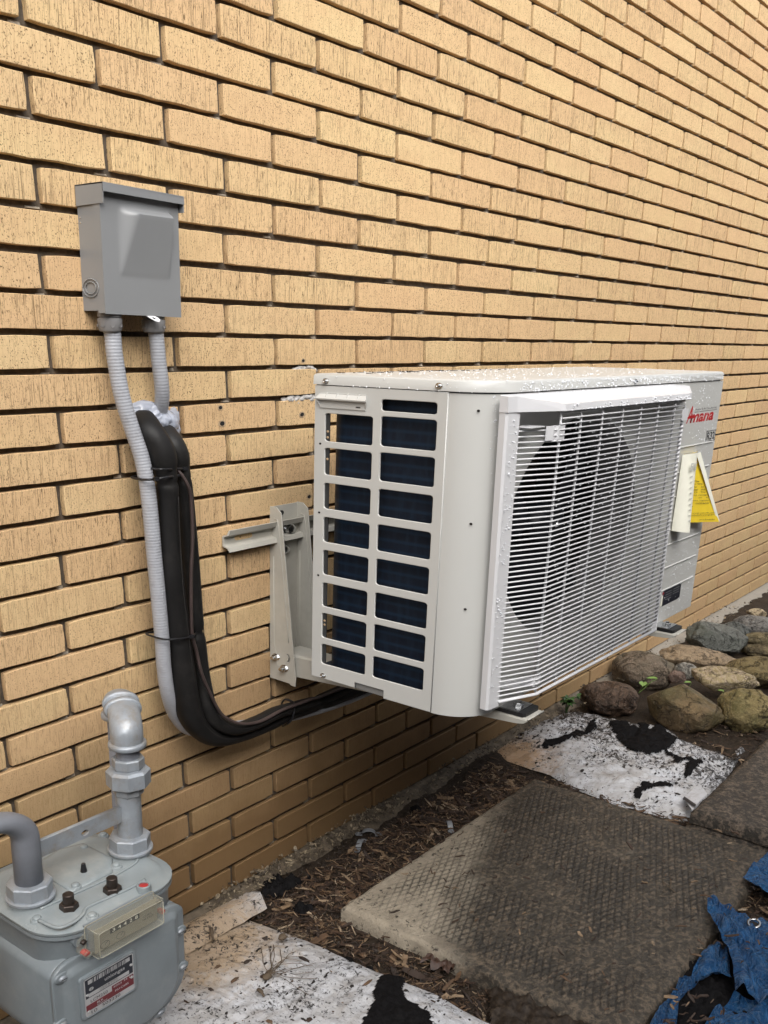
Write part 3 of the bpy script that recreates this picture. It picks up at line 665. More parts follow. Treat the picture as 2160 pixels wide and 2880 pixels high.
# rain on the metal: beads, one by one, too many to count
def drops():
    mb = bmesh.new(); rnd = random.Random(5)
    def drop(c, nrm, r):
        n = V(nrm).normalized(); t = n.orthogonal().normalized(); b = n.cross(t)
        rg = []
        for h, k in ((0, 1.0), (.42, .82), (.68, .4)):
            rg.append([mb.verts.new(V(c)+n*r*h+(t*cos(a*pi/3)+b*sin(a*pi/3))*r*k) for a in range(6)])
        top = mb.verts.new(V(c)+n*r*.76)
        for p, q in zip(rg, rg[1:]):
            for a in range(6): mb.faces.new((p[a], p[(a+1) % 6], q[(a+1) % 6], q[a]))
        for a in range(6): mb.faces.new((rg[2][a], rg[2][(a+1) % 6], top))
    def size(): return .0006+.0011*rnd.random()**3
    for i in range(1500):                                  # front, right of the guard
        x = rnd.uniform(.862, XR-.001); z = rnd.uniform(.422, ZL-.002)
        if rnd.random() < .25 + .75*min(1, max(0, (x-.94)/.06)): drop((x, YF-.0003, z), (0, -1, 0), size()*.95)
    for i in range(520):                                   # lid front
        x = rnd.uniform(XL+.06, XR); drop((x, YF-.0026, rnd.uniform(ZL+.001, ZT-.003)), (0, -1, 0), size())
    for i in range(620):                                   # lid top
        x = rnd.uniform(XL, XR); y = rnd.uniform(YF, YB-.004); drop((x, y, ZT), (0, 0, 1), size()*1.0)
    for i in range(26): drop((XL-.0025, rnd.uniform(-.42, -.17), rnd.choice((ZL+.001, rnd.uniform(ZL, ZT)))), (-1, 0, 0), size()*.9)
    for i in range(110):                                   # rounded corner, mostly at the top
        a = rnd.uniform(.9, pi/2); z = ZL-.002-abs(rnd.gauss(0, .05)); c = (XL+RC-RC*cos(a), YF+RC-RC*sin(a), z)
        drop(c, (-cos(a), -sin(a), 0), size()*.8)
    me = bpy.data.meshes.new('rain_beads'); mb.to_mesh(me); mb.free()
    me.polygons.foreach_set('use_smooth', [True]*len(me.polygons))
    tag(put('rain_beads', me, MT['water'], ac), kind='stuff')
    mb = bmesh.new(); return mb, drop, rnd, size
def guard_drops():
    global mb2
    mb = bmesh.new(); rnd = random.Random(9)
    def blobdrop(c, r):
        k = len(mb.verts); bmesh.ops.create_icosphere(mb, subdivisions=1, radius=r); mb.verts.ensure_lookup_table()
        for v in mb.verts[k:]: v.co += V(c)
    for i in range(520):
        z = .4415+.0068*rnd.randrange(0, 55); x = rnd.uniform(.424, .844); blobdrop((x, YG-.0004, z-.0015), .0007+.0006*rnd.random())
    for i in range(150): z = rnd.uniform(.436, .81); blobdrop((rnd.uniform(.331, .353), YF-.0148, z), .0005+.0008*rnd.random()**2)
    for i in range(330): x = rnd.uniform(.35, .86); t = rnd.random(); blobdrop((max(x, .42), YF-.004-(.034)*t, .8372-.0106*t), .0006+.0011*rnd.random()**2)
    for i in range(120): blobdrop((rnd.uniform(.42, .85), YG-.0056, rnd.choice((.8185, rnd.uniform(.8185, .826)))), .0007+.0009*rnd.random()**2)
    me = bpy.data.meshes.new('rain_beads'); mb.to_mesh(me); mb.free()
    me.polygons.foreach_set('use_smooth', [True]*len(me.polygons))
    tag(put('rain_beads', me, MT['water'], gd), kind='stuff')
drops(); guard_drops()
dm = MB(); rnd = random.Random(4)
for i in range(70):
    x = XL+.02+rnd.betavariate(1.6, 2.6)*.6; y = rnd.uniform(-.20, -.158); l = rnd.uniform(.002, .012); a = rnd.uniform(-.7, .7)
    dm.hexa([(x, y, ZT), (x+l*cos(a), y+l*sin(a), ZT), (x+l*cos(a), y+l*sin(a)+.001, ZT), (x, y+.0012, ZT), (x, y, ZT+.0009), (x+l*cos(a), y+l*sin(a), ZT+.0007), (x+l*cos(a), y+l*sin(a)+.0008, ZT+.0007), (x, y+.001, ZT+.0009)])
tag(dm.build('lid_debris', MT['dark'], ac), kind='stuff')
# ------------------------------------------------------------------ wall bracket
br = thing('wall_bracket', 'beige steel wall bracket with numbered rail holding up the heat pump', 'bracket', (.41, -.01, .36))
def rail_sec(x): return [(x, y, z) for y, z in ((-.0145, .6262), (-.0118, .6195), (-.0040, .6172), (-.0026, .6150), (-.0026, .6020), (-.0040, .6000), (-.0118, .5985), (-.0150, .5928), (-.0165, .5932), (-.0138, .6002), (-.0062, .6022), (-.0050, .6035), (-.0050, .6135), (-.0062, .6152), (-.0138, .6178), (-.0163, .6258))]
rl = MB(); rs = []
for x in (.2770, .2772, .2785): rs.append([(p[0]+max(0, (-p[1]-.010)*.55), p[1], p[2]) for p in rail_sec(x)])
rs += [rail_sec(.55), rail_sec(1.05)]
rail = rl.loops(rs).build('rail', MT['bracket'], br)
put('rail_slot', plate_mesh('slot', rrect(.3005, .6066, .3393, .6140, .0053), [], .0003, lambda a, b, d: V((a, -.0053-d, b)), 0), MT['brick'], rail)
MB().lathe([(0, .0016), (-.0001, .001)], (.3125, -.0056, .6105), 'y', 10).build('pilot_hole', MT['dark'], rail)
for t, u, v in (('80', 676.7, 1544.3), ('75', 706.6, 1538.3), ('70', 734.8, 1532.4), ('65', 762.4, 1526.9), ('55', 816, 1516), ('45', 868, 1505)):
    p = at(u, v, 1, -.0148)
    put('rail_number', text_mesh(t, .0040, .0062, fn=lambda a, b, d, p=p: V((p.x-.0031+a, -.0153-(.0030-b)*.36+.0009, p.z-.002+b)), offset=.01), MT['ink'], rail)
def upright(x0):
    x1 = x0+.064
    # back plate and two tapering cheeks pressed from one sheet
    up = MB().box((x0+.001, -.0022, .3640), (x1-.001, -.0006, .6478)).build('upright', MT['bracket'], br)
    def cheek(x, s):
        o = [(0.0165, .6482), (.0170, .3640), (.0545, .3600), (.0555, .3750), (.0225, .6405), (.0140, .6480)] if s else [(.0005, .6482), (.0165, .6482)]
        o = [(.0005, .3638), (.0440, .3632), (.0455, .3610), (.0562, .3605), (.0562, .3750), (.0235, .6400), (.0135, .6480), (.0005, .6482)]
        slot = []
        for i in range(9):
            a = radians(-35+75*i/8); slot.append((.0240+.0190*cos(a)+.0018, .4050+.0190*ZS*sin(a)))
        for i in range(9):
            a = radians(40-75*i/8); slot.append((.0240+.0155*cos(a), .4050+.0155*ZS*sin(a)))
        c = put('cheek', plate_mesh('cheek', o, [slot], .0014, lambda a, b, d, x=x: V((x+d, -a, b)), .0004), MT['bracket'], up)
        # pressed bead following the front edge
        MB().tube([(x-.0012, -.0095, .6310), (x-.0012, -.0165, .6290), (x-.0012, -.0195, .6180), (x-.0012, -.0300, .5300), (x-.0012, -.0395, .4500), (x-.0012, -.0415, .4330)], .0012, 5, flat=.6).build('pressed_bead', MT['bracket'], c, smooth=True)
        MB().tube([(x-.0012, -.0085, .5700), (x-.0012, -.0095, .4250), (x-.0012, -.0125, .4130), (x-.0012, -.0190, .4020), (x-.0012, -.0155, .3900), (x-.0012, -.0250, .3872), (x-.0012, -.0350, .3930)], .0009, 5, flat=.6).build('pressed_bead', MT['bracket'], c, smooth=True)
        return c
    a = cheek(x0, 0); b = cheek(x1, 1)
    for (y, z) in ((-.0141, .4030), (-.0329, .3876)):
        n = MB().lathe([(0, .0085), (-.0012, .0085)], (x0-.001, y, z), 'x', 18).lathe([(-.0013, .0068), (-.0062, .0068), (-.0066, .006)], (x0-.001, y, z), 'x', 6).lathe([(-.0066, .004), (-.0120, .0038)], (x0-.001, y, z), 'x', 12)
        n.build('nut', MT['zinc'], up, auto=35)
    MB().lathe([(0, .0145), (-.0015, .0140), (-.0017, .0098), (-.0080, .0095), (-.0092, .006)], (x0+.038, -.0052, .6085), 'y', 22).build('bolt', MT['zinc'], up, auto=40)
    MB().lathe([(0, .0115), (-.0015, .0110), (-.0017, .0085), (-.0065, .008), (-.0075, .005)], (x0+.029, -.0024, .5755), 'y', 22).build('bolt', MT['zinc'], up, auto=40)
    MB().lathe([(-.0001, .0062), (-.0004, .0060)], (x0+.0235, -.0024, .6355), 'y', 16).build('keyhole', MT['dark'], up)
    # arm: a channel that tapers to a rolled tip
    xa, xb = x0+.0045, x0+.0520
    def sec(y, zb, r=.003): return [(xa, y, zb), (xa, y, .4122-r), (xa+r*.4, y, .4122-r*.35), (xa+r*1.3, y, .4122), (xb-r*1.3, y, .4122), (xb-r*.4, y, .4122-r*.35), (xb, y, .4122-r), (xb, y, zb)]
    def seci(y, zb, r=.003, t=.0016): return [(xa+t, y, zb), (xa+t, y, .4122-r-t), (xa+t+r*.4, y, .4122-t-r*.35), (xa+t+r*1.3, y, .4122-t), (xb-t-r*1.3, y, .4122-t), (xb-t-r*.4, y, .4122-t-r*.35), (xb-t, y, .4122-r-t), (xb-t, y, zb)]
    ys = [(-.022, .3760), (-.055, .3755), (-.20, .3850), (-.40, .3985), (-.455, .4022), (-.466, .4045), (-.471, .4085)]
    arm = MB(); A = [sec(y, z) for y, z in ys]; B = [seci(y, z) for y, z in ys]
    for g, h in zip(A, B):
        pass
    arm.loops([a+b[::-1] for a, b in zip(A, B)])
    arm = arm.build('arm', MT['bracket'], br)
    MB().tube([(xa+.001, -.4715, .4112), (xb-.001, -.4715, .4112)], .0016, 8).build('rolled_lip', MT['bracket'], arm, smooth=True)
    pad = MB().loops([[(x0+a, y, z) for a, y, z in ((.006, -.395, z), (.050, -.395, z), (.050, -.463, z), (.046, -.466, z), (.010, -.466, z), (.006, -.463, z))] for z in (.4124, .4165, .4176)]).build('rubber_pad', MT['rubber'], br, bevel=.0008)
    if x0 < .5: put('pencil_mark', text_mesh('-251.', .0042, .0110, fn=lambda a, b, d: V((x0-.0010, -.0205-a, .4400+b))), MT['ink'], up)
    return up
upright(.3862); upright(.9330)
# ------------------------------------------------------------------ yellow label hung on the front
tg = thing('paper_label', 'curled yellow and white paper energy label hanging on the front of the heat pump', 'label', (1.0, YF-.004, .65))
def lerp(a, b, t): return a+(b-a)*t
def roll_row(t):
    z0 = lerp(.7205, .5900, t); row = []
    xa = lerp(.9600, .9560, t); wd = lerp(.054, .0400, t); dep = lerp(.012, .024, t)
    for i in range(13):
        s = i/12; a = pi*s*.86
        row.append((xa+wd*(1-cos(a))/2*1.05, YF-.003-dep*sin(a), z0-.004*s*t*2+.0015*sin(a)))
    return row
MB().grid([roll_row(t/14) for t in range(15)]).build('label_roll', MT['paper'], tg, smooth=True)
fr = []; fw_ = []
for t in range(15):
    t /= 14; row = []; row2 = []
    z0 = lerp(.7190, .5985, t); x0 = lerp(1.000, .990, t); x1 = lerp(1.0330, 1.118, t)
    for i in range(9):
        s = i/8; row.append((lerp(x0, x1, s), YF-.0035-lerp(.004, .028, t)*s**1.6, z0-.010*t*s))
    fr.append(row)
    x2 = lerp(1.0335, 1.1195, t)
    row2 = [(lerp(lerp(1.012, 1.1140, t), x2, i/4), YF-.0042-lerp(.004, .028, t)*(.9+.1*i/4), z0+.0006-.010*t) for i in range(5)]
    fw_.append(row2)
MB().grid(fr).build('label_flap', MT['yellow'], tg, smooth=True)
MB().grid(fw_).build('label_margin', MT['paper'], tg, smooth=True)
MB().grid([[(.962+.066*i/8, YF-.0045-.0065*sin(pi*i/8)*s, .7206+.0012*s) for i in range(9)] for s in (0, .5, 1)]).build('label_fold', MT['yellow'], tg, smooth=True)
def flap_at(s, t): return (lerp(lerp(1.000, .990, t), lerp(1.0330, 1.118, t), s), YF-.0043-lerp(.004, .028, t)*s**1.6, lerp(.7190, .5985, t)-.010*t*s)
for t, s0, s1, body in ((.40, .38, .62, 'The'), (.44, .28, .74, 'ency rating'), (.48, .30, .78, 'the    ce'), (.52, .28, .80, 'rates   ma'), (.56, .28, .80, 'ency   The'), (.60, .28, .84, 'ency ratings'), (.64, .26, .84, 'ly    in   a'), (.68, .28, .86, 'ment regions'), (.72, .45, .86, 'contractor'), (.76, .26, .36, 'is'), (.865, .26, .93, 'to energy cost info, visit'), (.895, .26, .92, 'productinfo.energy.gov'), (.965, .55, .90, 'productinfo')):
    p = V(flap_at(s0, t)); q = V(flap_at(s1, t)); d = (q-p)
    put('label_print', text_mesh(body, .0030, d.length, fn=lambda a, b, _, p=p, d=d: p+d*(a/d.length)+V((0, -.0004, b-.001))), MT['ink'], tg)
put('label_print', text_mesh('ENE', .013, .026, fn=lambda a, b, _: V((.966+a, YF-.0180-.002*sin(a/.03*pi), .694+b)), offset=.03), MT['faint'], tg)
for i in range(9):
    z = .684-.0095*i; t = (.7205-z)/.1305
    MB().hexa([(.969+.0, YF-.0160-.012*t, z), (.967+.012, YF-.0160-.012*t, z), (.967+.012, YF-.0152-.012*t, z), (.969, YF-.0152-.012*t, z), (.969, YF-.0160-.012*t, z+.0007), (.979, YF-.0160-.012*t, z+.0007), (.979, YF-.0152-.012*t, z+.0007), (.969, YF-.0152-.012*t, z+.0007)]).build('label_print', MT['faint'], tg)
# ------------------------------------------------------------------ disconnect box
bx = thing('disconnect_box', 'grey metal electrical disconnect box with embossed cover on the brick wall', 'electrical box', (.11, -.001, .926))
X0, X1, YD = .0484, .1705, -.0432
MB().box((X0+.0008, -.0300, .9262), (X1-.001, -.0004, 1.058)).build('box_body', MT['boxgrey'], bx, bevel=.0007)
dr = MB(); Z0, Z1 = .9226, 1.0585
NXd, NZd = 44, 52
def emb(x, z):
    a = (x-.0728)/(.1545-.0728); b = (1.0445-z)/(1.0445-.9660)
    if not (0 < a < 1 and 0 < b < 1): return 0
    lft = a/max(.012, .33*(1-b)**.9+.02); rgt = min(1, (1-a)/.035); top = min(1, b/.12); slope = 1-max(0, (b-.14)/.86)
    def sm(t): return t*t*(3-2*t)
    return .0128*sm(min(1, max(0, lft)))*sm(min(1, rgt))*sm(top)*(slope*.97+.03 if b < .985 else .03*(1-b)/.015)
pts = []
for j in range(NZd+1):
    z = Z0+(Z1-Z0)*j/NZd; row = [(X0, YD+.040, z)] if False else []
    for i in range(NXd+1):
        x = X0+(X1-X0)*i/NXd; row.append((x, YD-emb(x, z), z-(.0012*(x-X0)/(X1-X0) if j == 0 else 0)))
    pts.append(row)
door = MB().grid(pts)
door.grid([[(X0, YD, Z0+.0008), (X0, -.0300, Z0+.0008)], [(X0, YD, Z1), (X0, -.0300, Z1)]])
door.grid([[(X1, YD, Z0), (X1, -.0300, Z0)], [(X1, YD, Z1), (X1, -.0300, Z1)]])
door.grid([[(X0, YD, Z0+.0008), (X1, YD, Z0)], [(X0, -.0300, Z0+.0008), (X1, -.0300, Z0)]])
bmesh.ops.remove_doubles(door.bm, verts=door.bm.verts, dist=1e-5)
door.build('door', MT['boxgrey'], bx, auto=40)
cap = MB()
cap.loops([[(X0-.0012, -.0005, 1.0646), (.1735, -.0005, 1.0630), (.1735, -.0508, 1.0612), (.1722, -.0518, 1.0622), (X0-.0012, -.0518, 1.0645)], [(X0-.0012, -.0005, 1.0632), (.1735, -.0005, 1.0616), (.1735, -.0508, 1.0600), (.1722, -.0518, 1.0608), (X0-.0012, -.0518, 1.0630)]])
cap.hexa([(X0-.0012, -.0518, 1.0548), (.1735, -.0515, 1.0530), (.1735, -.0505, 1.0530), (X0-.0012, -.0508, 1.0548), (X0-.0012, -.0518, 1.0644), (.1732, -.0515, 1.0620), (.1732, -.0505, 1.0620), (X0-.0012, -.0508, 1.0644)])
cap.hexa([(X0-.0012, -.0512, 1.0425), (X0-.0002, -.0512, 1.0425), (X0-.0002, -.0008, 1.0420), (X0-.0012, -.0008, 1.0420), (X0-.0012, -.0518, 1.0644), (X0-.0002, -.0518, 1.0644), (X0-.0002, -.0008, 1.0644), (X0-.0012, -.0008, 1.0644)])
cap.hexa([(.1725, -.0506, 1.0440), (.1735, -.0506, 1.0440), (.1735, -.0008, 1.0430), (.1725, -.0008, 1.0430), (.1725, -.0510, 1.0612), (.1735, -.0510, 1.0612), (.1735, -.0008, 1.0618), (.1725, -.0008, 1.0618)])
cap.build('cap', MT['boxgrey'], bx, bevel=.0003)
ko = thing('knockout', None, None, (0, 0, 0)); bpy.data.objects.remove(ko)
for r in (.0150, .0100):
    MB().tube([(X0-.00035, -.0185+r*cos(2*pi*i/40), .9517+r*sin(2*pi*i/40)*ZS) for i in range(41)], .0006, 5, sq=False).build('knockout_ring', MT['boxgrey'], bx, smooth=True)
for z in (1.0295, 1.0240): MB().lathe([(0.0008, .0016), (.0004, .0010)], (X0-.0002, -.0048, z), 'x', 8).build('rivet', MT['zinc'], bx)
# hasp tongue bent out under the cover
put('hasp', plate_mesh('hasp', [(.1125, 0), (.1250, .0002), (.1290, .0040), (.1285, .0085), (.1245, .0115), (.1195, .0105), (.1150, .0050)], [ell(.1210, .0050, .0026, 12, .0021)], .0008, lambda a, b, d: V((a, YD+.001-b*.95, .9222-b*.62+d)), 0), MT['white'], bx)
# ------------------------------------------------------------------ conduits and line set
def smooth_path(P, n=8):
    P = [V(p) for p in P]; out = []
    for i in range(len(P)-1):
        a, b, c, d = P[max(i-1, 0)], P[i], P[i+1], P[min(i+2, len(P)-1)]
        for k in range(n):
            t = k/n
            out.append(.5*((2*b)+(c-a)*t+(2*a-5*b+4*c-d)*t*t+(3*b-a-3*c+d)*t**3))
    return out+[P[-1]]
def resample(P, step):
    out = [P[0]]; acc = 0
    for a, b in zip(P, P[1:]):
        L = (b-a).length
        while acc+L >= step:
            t = (step-acc)/L; a = a.lerp(b, t); out.append(a); L = (b-a).length; acc = 0
        acc += L
    return out
def conduit(label, pts, r, pitch=.0040):
    t = thing('flexible_conduit', label, 'conduit', pts[0], 'grey flexible conduits under the disconnect box')
    P = resample(smooth_path(pts, 10), pitch/6)
    pr = (1.0, .992, .975, .966, .978, .995)
    MB().tube(P, r, 18, rmod=lambda i: pr[i % 6]).build('hose', MT['conduit'], t, smooth=True)
    return t
def fitting(t, x, y, zt):
    MB().lathe([(-.0165, .0105), (-.0162, .0128), (-.0140, .0142), (-.0030, .0153), (-.0012, .0153), (-.0011, .0132), (.0004, .0132), (.0005, .0147), (.0068, .0147)], (x, y, zt), 'z', 32).build('conduit_fitting', MT['fit'], t, auto=35)
    for k in range(8):
        a = 2*pi*k/8+.3; c = (x+.0151*cos(a), y+.0151*sin(a), zt-.0080)
        MB().tube([V(c)+V((-sin(a)*.0026*cos(q), cos(a)*.0026*cos(q), -.0035*sin(q))) for q in [pi*i/8 for i in range(9)]], .0004, 4, sq=False).build('grip_mark', MT['fit'], t)
def U(u, v, y): return at(u, v, 1, y)
DD = 1.302
c1 = [(.068, -.026, .906)]+[U(a*DD, b*DD, y) for a, b, y in ((243, 722, -.026), (248, 770, -.027), (262, 850, -.029), (283, 920, -.033), (305, 985, -.040), (318, 1050, -.045), (326, 1120, -.047), (333, 1200, -.047), (341, 1280, -.047), (350, 1380, -.047), (354, 1440, -.045), (363, 1500, -.040), (382, 1550, -.028), (420, 1580, -.024))]+[(.27, -.026, .318), (.36, -.035, .3040), (.47, -.050, .2980), (.60, -.055, .2985), (.80, -.060, .32), (.95, -.10, .40)]
c2 = [(.1382, -.026, .906)]+[U(a*DD, b*DD, y) for a, b, y in ((337, 722, -.026), (343, 780, -.026), (349, 830, -.025), (350, 865, -.019), (345, 893, -.007), (338, 908, .010))]
q1 = conduit('left grey corrugated conduit curving from the box down beside the black insulation', c1, .0106); fitting(q1, .0682, -.026, .9190)
q2 = conduit('short right grey corrugated conduit ending in the sealed wall hole', c2, .0100); fitting(q2, .1382, -.026, .9190)
cA = [(.160, .030, .785)]+[U(*q) for q in ((398, 1176, -.004), (408, 1188, -.022), (424, 1215, -.038), (450, 1262, -.047), (464, 1321, -.050), (470, 1371, -.050), (476, 1500, -.050), (484, 1635, -.050), (497, 1750, -.050), (511, 1863, -.050), (520, 1940, -.050), (535, 2010, -.050), (560, 2050, -.050), (600, 2074, -.049), (650, 2072, -.047), (740, 2040, -.045), (800, 2010, -.045), (870, 1985, -.047), (960, 1955, -.048))]+[(.75, -.062, .318), (.95, -.12, .415)]
cB = [(.182, .030, .765)]+[U(*q) for q in ((455, 1208, -.004), (470, 1222, -.020), (486, 1246, -.032), (500, 1280, -.037), (507, 1321, -.037), (514, 1371, -.037), (527, 1500, -.037), (538, 1635, -.037), (547, 1750, -.038), (560, 1863, -.040), (570, 1928, -.044), (584, 1990, -.052), (608, 2030, -.058), (660, 2050, -.062), (725, 2030, -.062), (774, 2006, -.060), (823, 1991, -.056), (880, 1975, -.050), (940, 1952, -.050))]+[(.78, -.055, .335), (.93, -.11, .42)]
def radii(P, r, pinch):
    out = []
    for p in P:
        k = 1+.05*NZ.noise(p*22)
        for zc, ax, amt, wd in pinch:
            k -= amt*math.exp(-((p[ax]-zc)/wd)**2)
        out.append(r*k)
    return out
insul = []
for lab, pts, r, pin in (('thicker black foam pipe insulation, nearer the grey conduit, curving down and right', cA, .0172, ((.760, 2, -.14, .03), (.729, 2, .14, .008), (.716, 2, .16, .004), (.66, 2, .17, .06), (.4935, 2, .10, .006), (.40, 2, -.12, .05), (.452, 0, .14, .010))), ('thinner black foam pipe insulation running behind and right of the thicker one', cB, .0138, ((.755, 2, -.16, .03), (.729, 2, .10, .008), (.716, 2, .10, .004), (.4950, 2, .22, .006), (.447, 0, .16, .010)))):
    t = thing('pipe_insulation', lab, 'pipe insulation', pts[3], 'black insulated refrigerant lines')
    P = resample(smooth_path(pts, 12), .004)
    MB().tube(P, radii(P, r, pin), 22).build('foam_sleeve', MT['foamins'], t, smooth=True)
    # the slit seam along the sleeve
    seam = [p+V((.004, -r*.97, .002)) for p in P if .12 < p.x < .40 and p.z < .70]
    MB().tube(seam[::2], .0007, 5).build('slit_seam', MT['dark'], t, smooth=True)
    insul.append(t)
cW = [(.1460, -.054, .7300), (.1502, -.058, .7229), (.1575, -.062, .7069), (.1610, -.062, .6894), (.1612, -.063, .6418), (.1567, -.063, .5941), (.1537, -.064, .5452), (.1541, -.064, .5013), (.1632, -.062, .4752), (.1680, -.066, .4423), (.1828, -.068, .4063), (.2010, -.070, .3720), (.2200, -.074, .3545), (.2450, -.077, .3430), (.2810, -.077, .3370), (.3324, -.075, .3400), (.3773, -.072, .3374), (.4184, -.064, .332), (.4827, -.060, .3270), (.75, -.070, .335), (.92, -.12, .42)]
tag(MB().tube(smooth_path(cW, 8), .0034, 8, flat=.75).build('control_cable', MT['wire'], smooth=True), 'thin brown sheathed cable tied along the black pipe insulation', 'cable')
def tie(label, loop, r, head):
    t = thing('cable_tie', label, 'cable tie', loop[0], 'black cable ties around the line set')
    MB().tube(smooth_path(loop+[loop[0]], 6), r, 6, flat=1.6).build('tie_strap', MT['blackp'], t, smooth=True)
    hx, hy, hz = head
    MB().box((hx-.0038, hy-.0025, hz-.0022), (hx+.0038, hy+.002, hz+.0022)).build('tie_head', MT['blackp'], t, bevel=.0005)
def loop(pix, ys, yb=-.010):
    f = [U(u, v, y) for (u, v), y in zip(pix, ys)]
    a, b = f[0], f[-1]
    return f+[b+V((-.002, .012, 0)), V((b.x-.012, yb-.012, b.z)), V(((a.x+b.x)/2, yb-.010, (a.z+b.z)/2)), V((a.x+.004, yb-.014, a.z))]
Zt = lambda L: zoom(370, 1120, 4.235, L)
Z7 = lambda L: zoom(400, 1440, 3.0722, L)
def hd(p): return tuple(U(*p))
tie('upper black cable tie holding both insulated lines together', loop(Zt([(280, 842), (345, 846), (430, 846), (520, 842), (580, 838), (618, 838)]), (-.060, -.0695, -.0700, -.060, -.056, -.045)), .0013, hd((370+625/4.235, 1120+838/4.235, -.050)))
tie('black cable tie binding the grey conduit to the insulation near the top', loop(Zt([(128, 968), (200, 970), (270, 965), (360, 952), (440, 938), (520, 925), (580, 918), (612, 912)]), (-.050, -.0620, -.064, -.0700, -.0700, -.061, -.056, -.044)), .0015, hd((370+290/4.235, 1120+962/4.235, -.0675)))
tie('lower black cable tie binding conduit, insulation and cable mid way down', loop(Z7([(122, 1085), (175, 1098), (230, 1102), (310, 1098), (390, 1085), (435, 1072), (470, 1035)]), (-.050, -.0620, -.066, -.0705, -.068, -.066, -.040)), .0014, hd((400+425/3.0722, 1440+1075/3.0722, -.0685)))
tp4 = [U(400+a/3.0722, 1440+b/3.0722, y) for a, b, y in ((1215, 1850, -.040), (1262, 1825, -.062), (1292, 1790, -.068), (1310, 1730, -.070), (1312, 1670, -.066), (1300, 1642, -.052))]
tie('black cable tie on the horizontal run below the bracket', tp4+[tp4[-1]+V((0, .02, -.002)), tp4[0]+V((.01, .018, .01))], .0016, tuple(tp4[4]+V((0, -.001, 0))))
# shiny sealant round the wall hole
sb = bmesh.new(); rnd = random.Random(11)
def blobs(parts):
    for c, s in parts:
        k = len(sb.verts); bmesh.ops.create_icosphere(sb, subdivisions=4, radius=1); sb.verts.ensure_lookup_table()
        for v in sb.verts[k:]:
            n = v.co.copy(); d = 1+.22*NZ.noise(n*2.3+V(c)*90)+.13*abs(NZ.noise(n*6+V(c)*50))
            v.co = V((c[0]+n.x*s[0]*d, c[1]+n.y*s[1]*d, c[2]+n.z*s[2]*d))
def sq_(a, b, y, s): return (tuple(U(370+a/4.235, 1120+b/4.235, y)), s)
blobs([sq_(150, 150, -.004, (.025, .012, .013)), sq_(250, 190, -.006, (.018, .014, .013)), sq_(330, 270, -.010, (.016, .014, .013)), sq_(420, 300, -.008, (.017, .014, .017)), sq_(470, 380, -.005, (.014, .010, .014)), sq_(75, 215, -.003, (.010, .006, .010)), sq_(500, 240, -.001, (.010, .005, .014))])
me = bpy.data.meshes.new('hole_sealant'); sb.to_mesh(me); sb.free(); me.polygons.foreach_set('use_smooth', [True]*len(me.polygons))
tag(put('hole_sealant', me, MT['sealant']), 'glossy clear grey sealant smeared around the pipe hole in the wall', 'sealant')
# ------------------------------------------------------------------ gas meter
gm = thing('gas_meter', 'grey painted gas meter with clear index window and riveted badge, lower left', 'gas meter', (-.13, -.16, .07))
NLX, NRX, YM = -.1984, -.0507, -.16
LX0, LX1, LY0, LY1 = -.2330, -.0330, -.2490, -.0660
def rr(x0, x1, y0, y1, r, z, n=8):
    L = []
    for cx, cy, s in ((x1-r, y1-r, 0), (x0+r, y1-r, 1), (x0+r, y0+r, 2), (x1-r, y0+r, 3)):
        for i in range(n+1):
            A = pi/2*(s+i/n); L.append((cx+r*cos(A), cy+r*sin(A), z))
    return L
def lidring(d, z, r=.050): return rr(LX0+d, LX1-d, LY0+d, LY1-d, r-d, z)
neck = MB().loops([lidring(.0075, .150), lidring(.0055, .262), lidring(.0035, .2665)]).build('meter_neck', MT['meter'], gm, auto=40)
MB().loops([lidring(.0015, .2650), lidring(.0005, .2662), lidring(.0005, .2700), lidring(.0012, .2703)]).build('neck_flange', MT['meter'], neck, auto=35)
MB().loops([lidring(.0018, .2702), lidring(.0018, .2711)]).build('gasket', MT['dark'], neck)
ml = MB().loops([lidring(.0008, .2710), lidring(0, .2716), lidring(0, .2750), lidring(.002, .2762), lidring(.0085, .2764), lidring(.0125, .2790), lidring(.0175, .2806), lidring(.024, .2810)]).build('meter_lid', MT['meterlid'], gm, auto=55)
# raised deck at the middle of the lid
dk = MB()
dk.loops([[(x, y, z) for x, y in q] for z, q in ((.2805, [(-.160, -.187), (-.1005, -.187), (-.078, -.160), (-.078, -.100), (-.110, -.090), (-.160, -.100)]), (.2830, [(-.158, -.1845), (-.1018, -.1845), (-.080, -.159), (-.080, -.102), (-.110, -.092), (-.158, -.102)]), (.2845, [(-.152, -.178), (-.104, -.178), (-.086, -.156), (-.086, -.106), (-.112, -.098), (-.152, -.108)]))])
dk.build('lid_deck', MT['meterlid'], ml, bevel=.0012, smooth=True)
MB().tube(smooth_path([(-.219, -.205, .2815), (-.2145, -.2325, .2815), (-.198, -.2375, .2815), (-.180, -.2325, .2815), (-.168, -.2250, .2815), (-.140, -.2265, .2815), (-.110, -.2290, .2815), (-.085, -.2280, .2815)], 6), .0024, 8).build('lid_ridge', MT['meterlid'], ml, smooth=True)
MB().tube(smooth_path([(-.205, -.1875, .2818), (-.165, -.190, .2818), (-.125, -.1925, .2818), (-.095, -.193, .2818), (-.06, -.185, .2818), (-.0505, -.150, .2812)], 6), .0020, 8).build('lid_ridge', MT['meterlid'], ml, smooth=True)
def mscrew(x, y, z, parent, r=.0052):
    b = MB().lathe([(-.0035, r*1.5), (-.0005, r*1.4), (0, r*1.3)], (x, y, z), 'z', 16).build('screw_boss', MT['meterlid'], parent, auto=40)
    s = MB().lathe([(0, r), (.0012, r), (.0026, r*.75), (.0032, r*.3)], (x, y, z), 'z', 16).build('screw_head', MT['zinc'] if False else MT['meterlid'], b, auto=50)
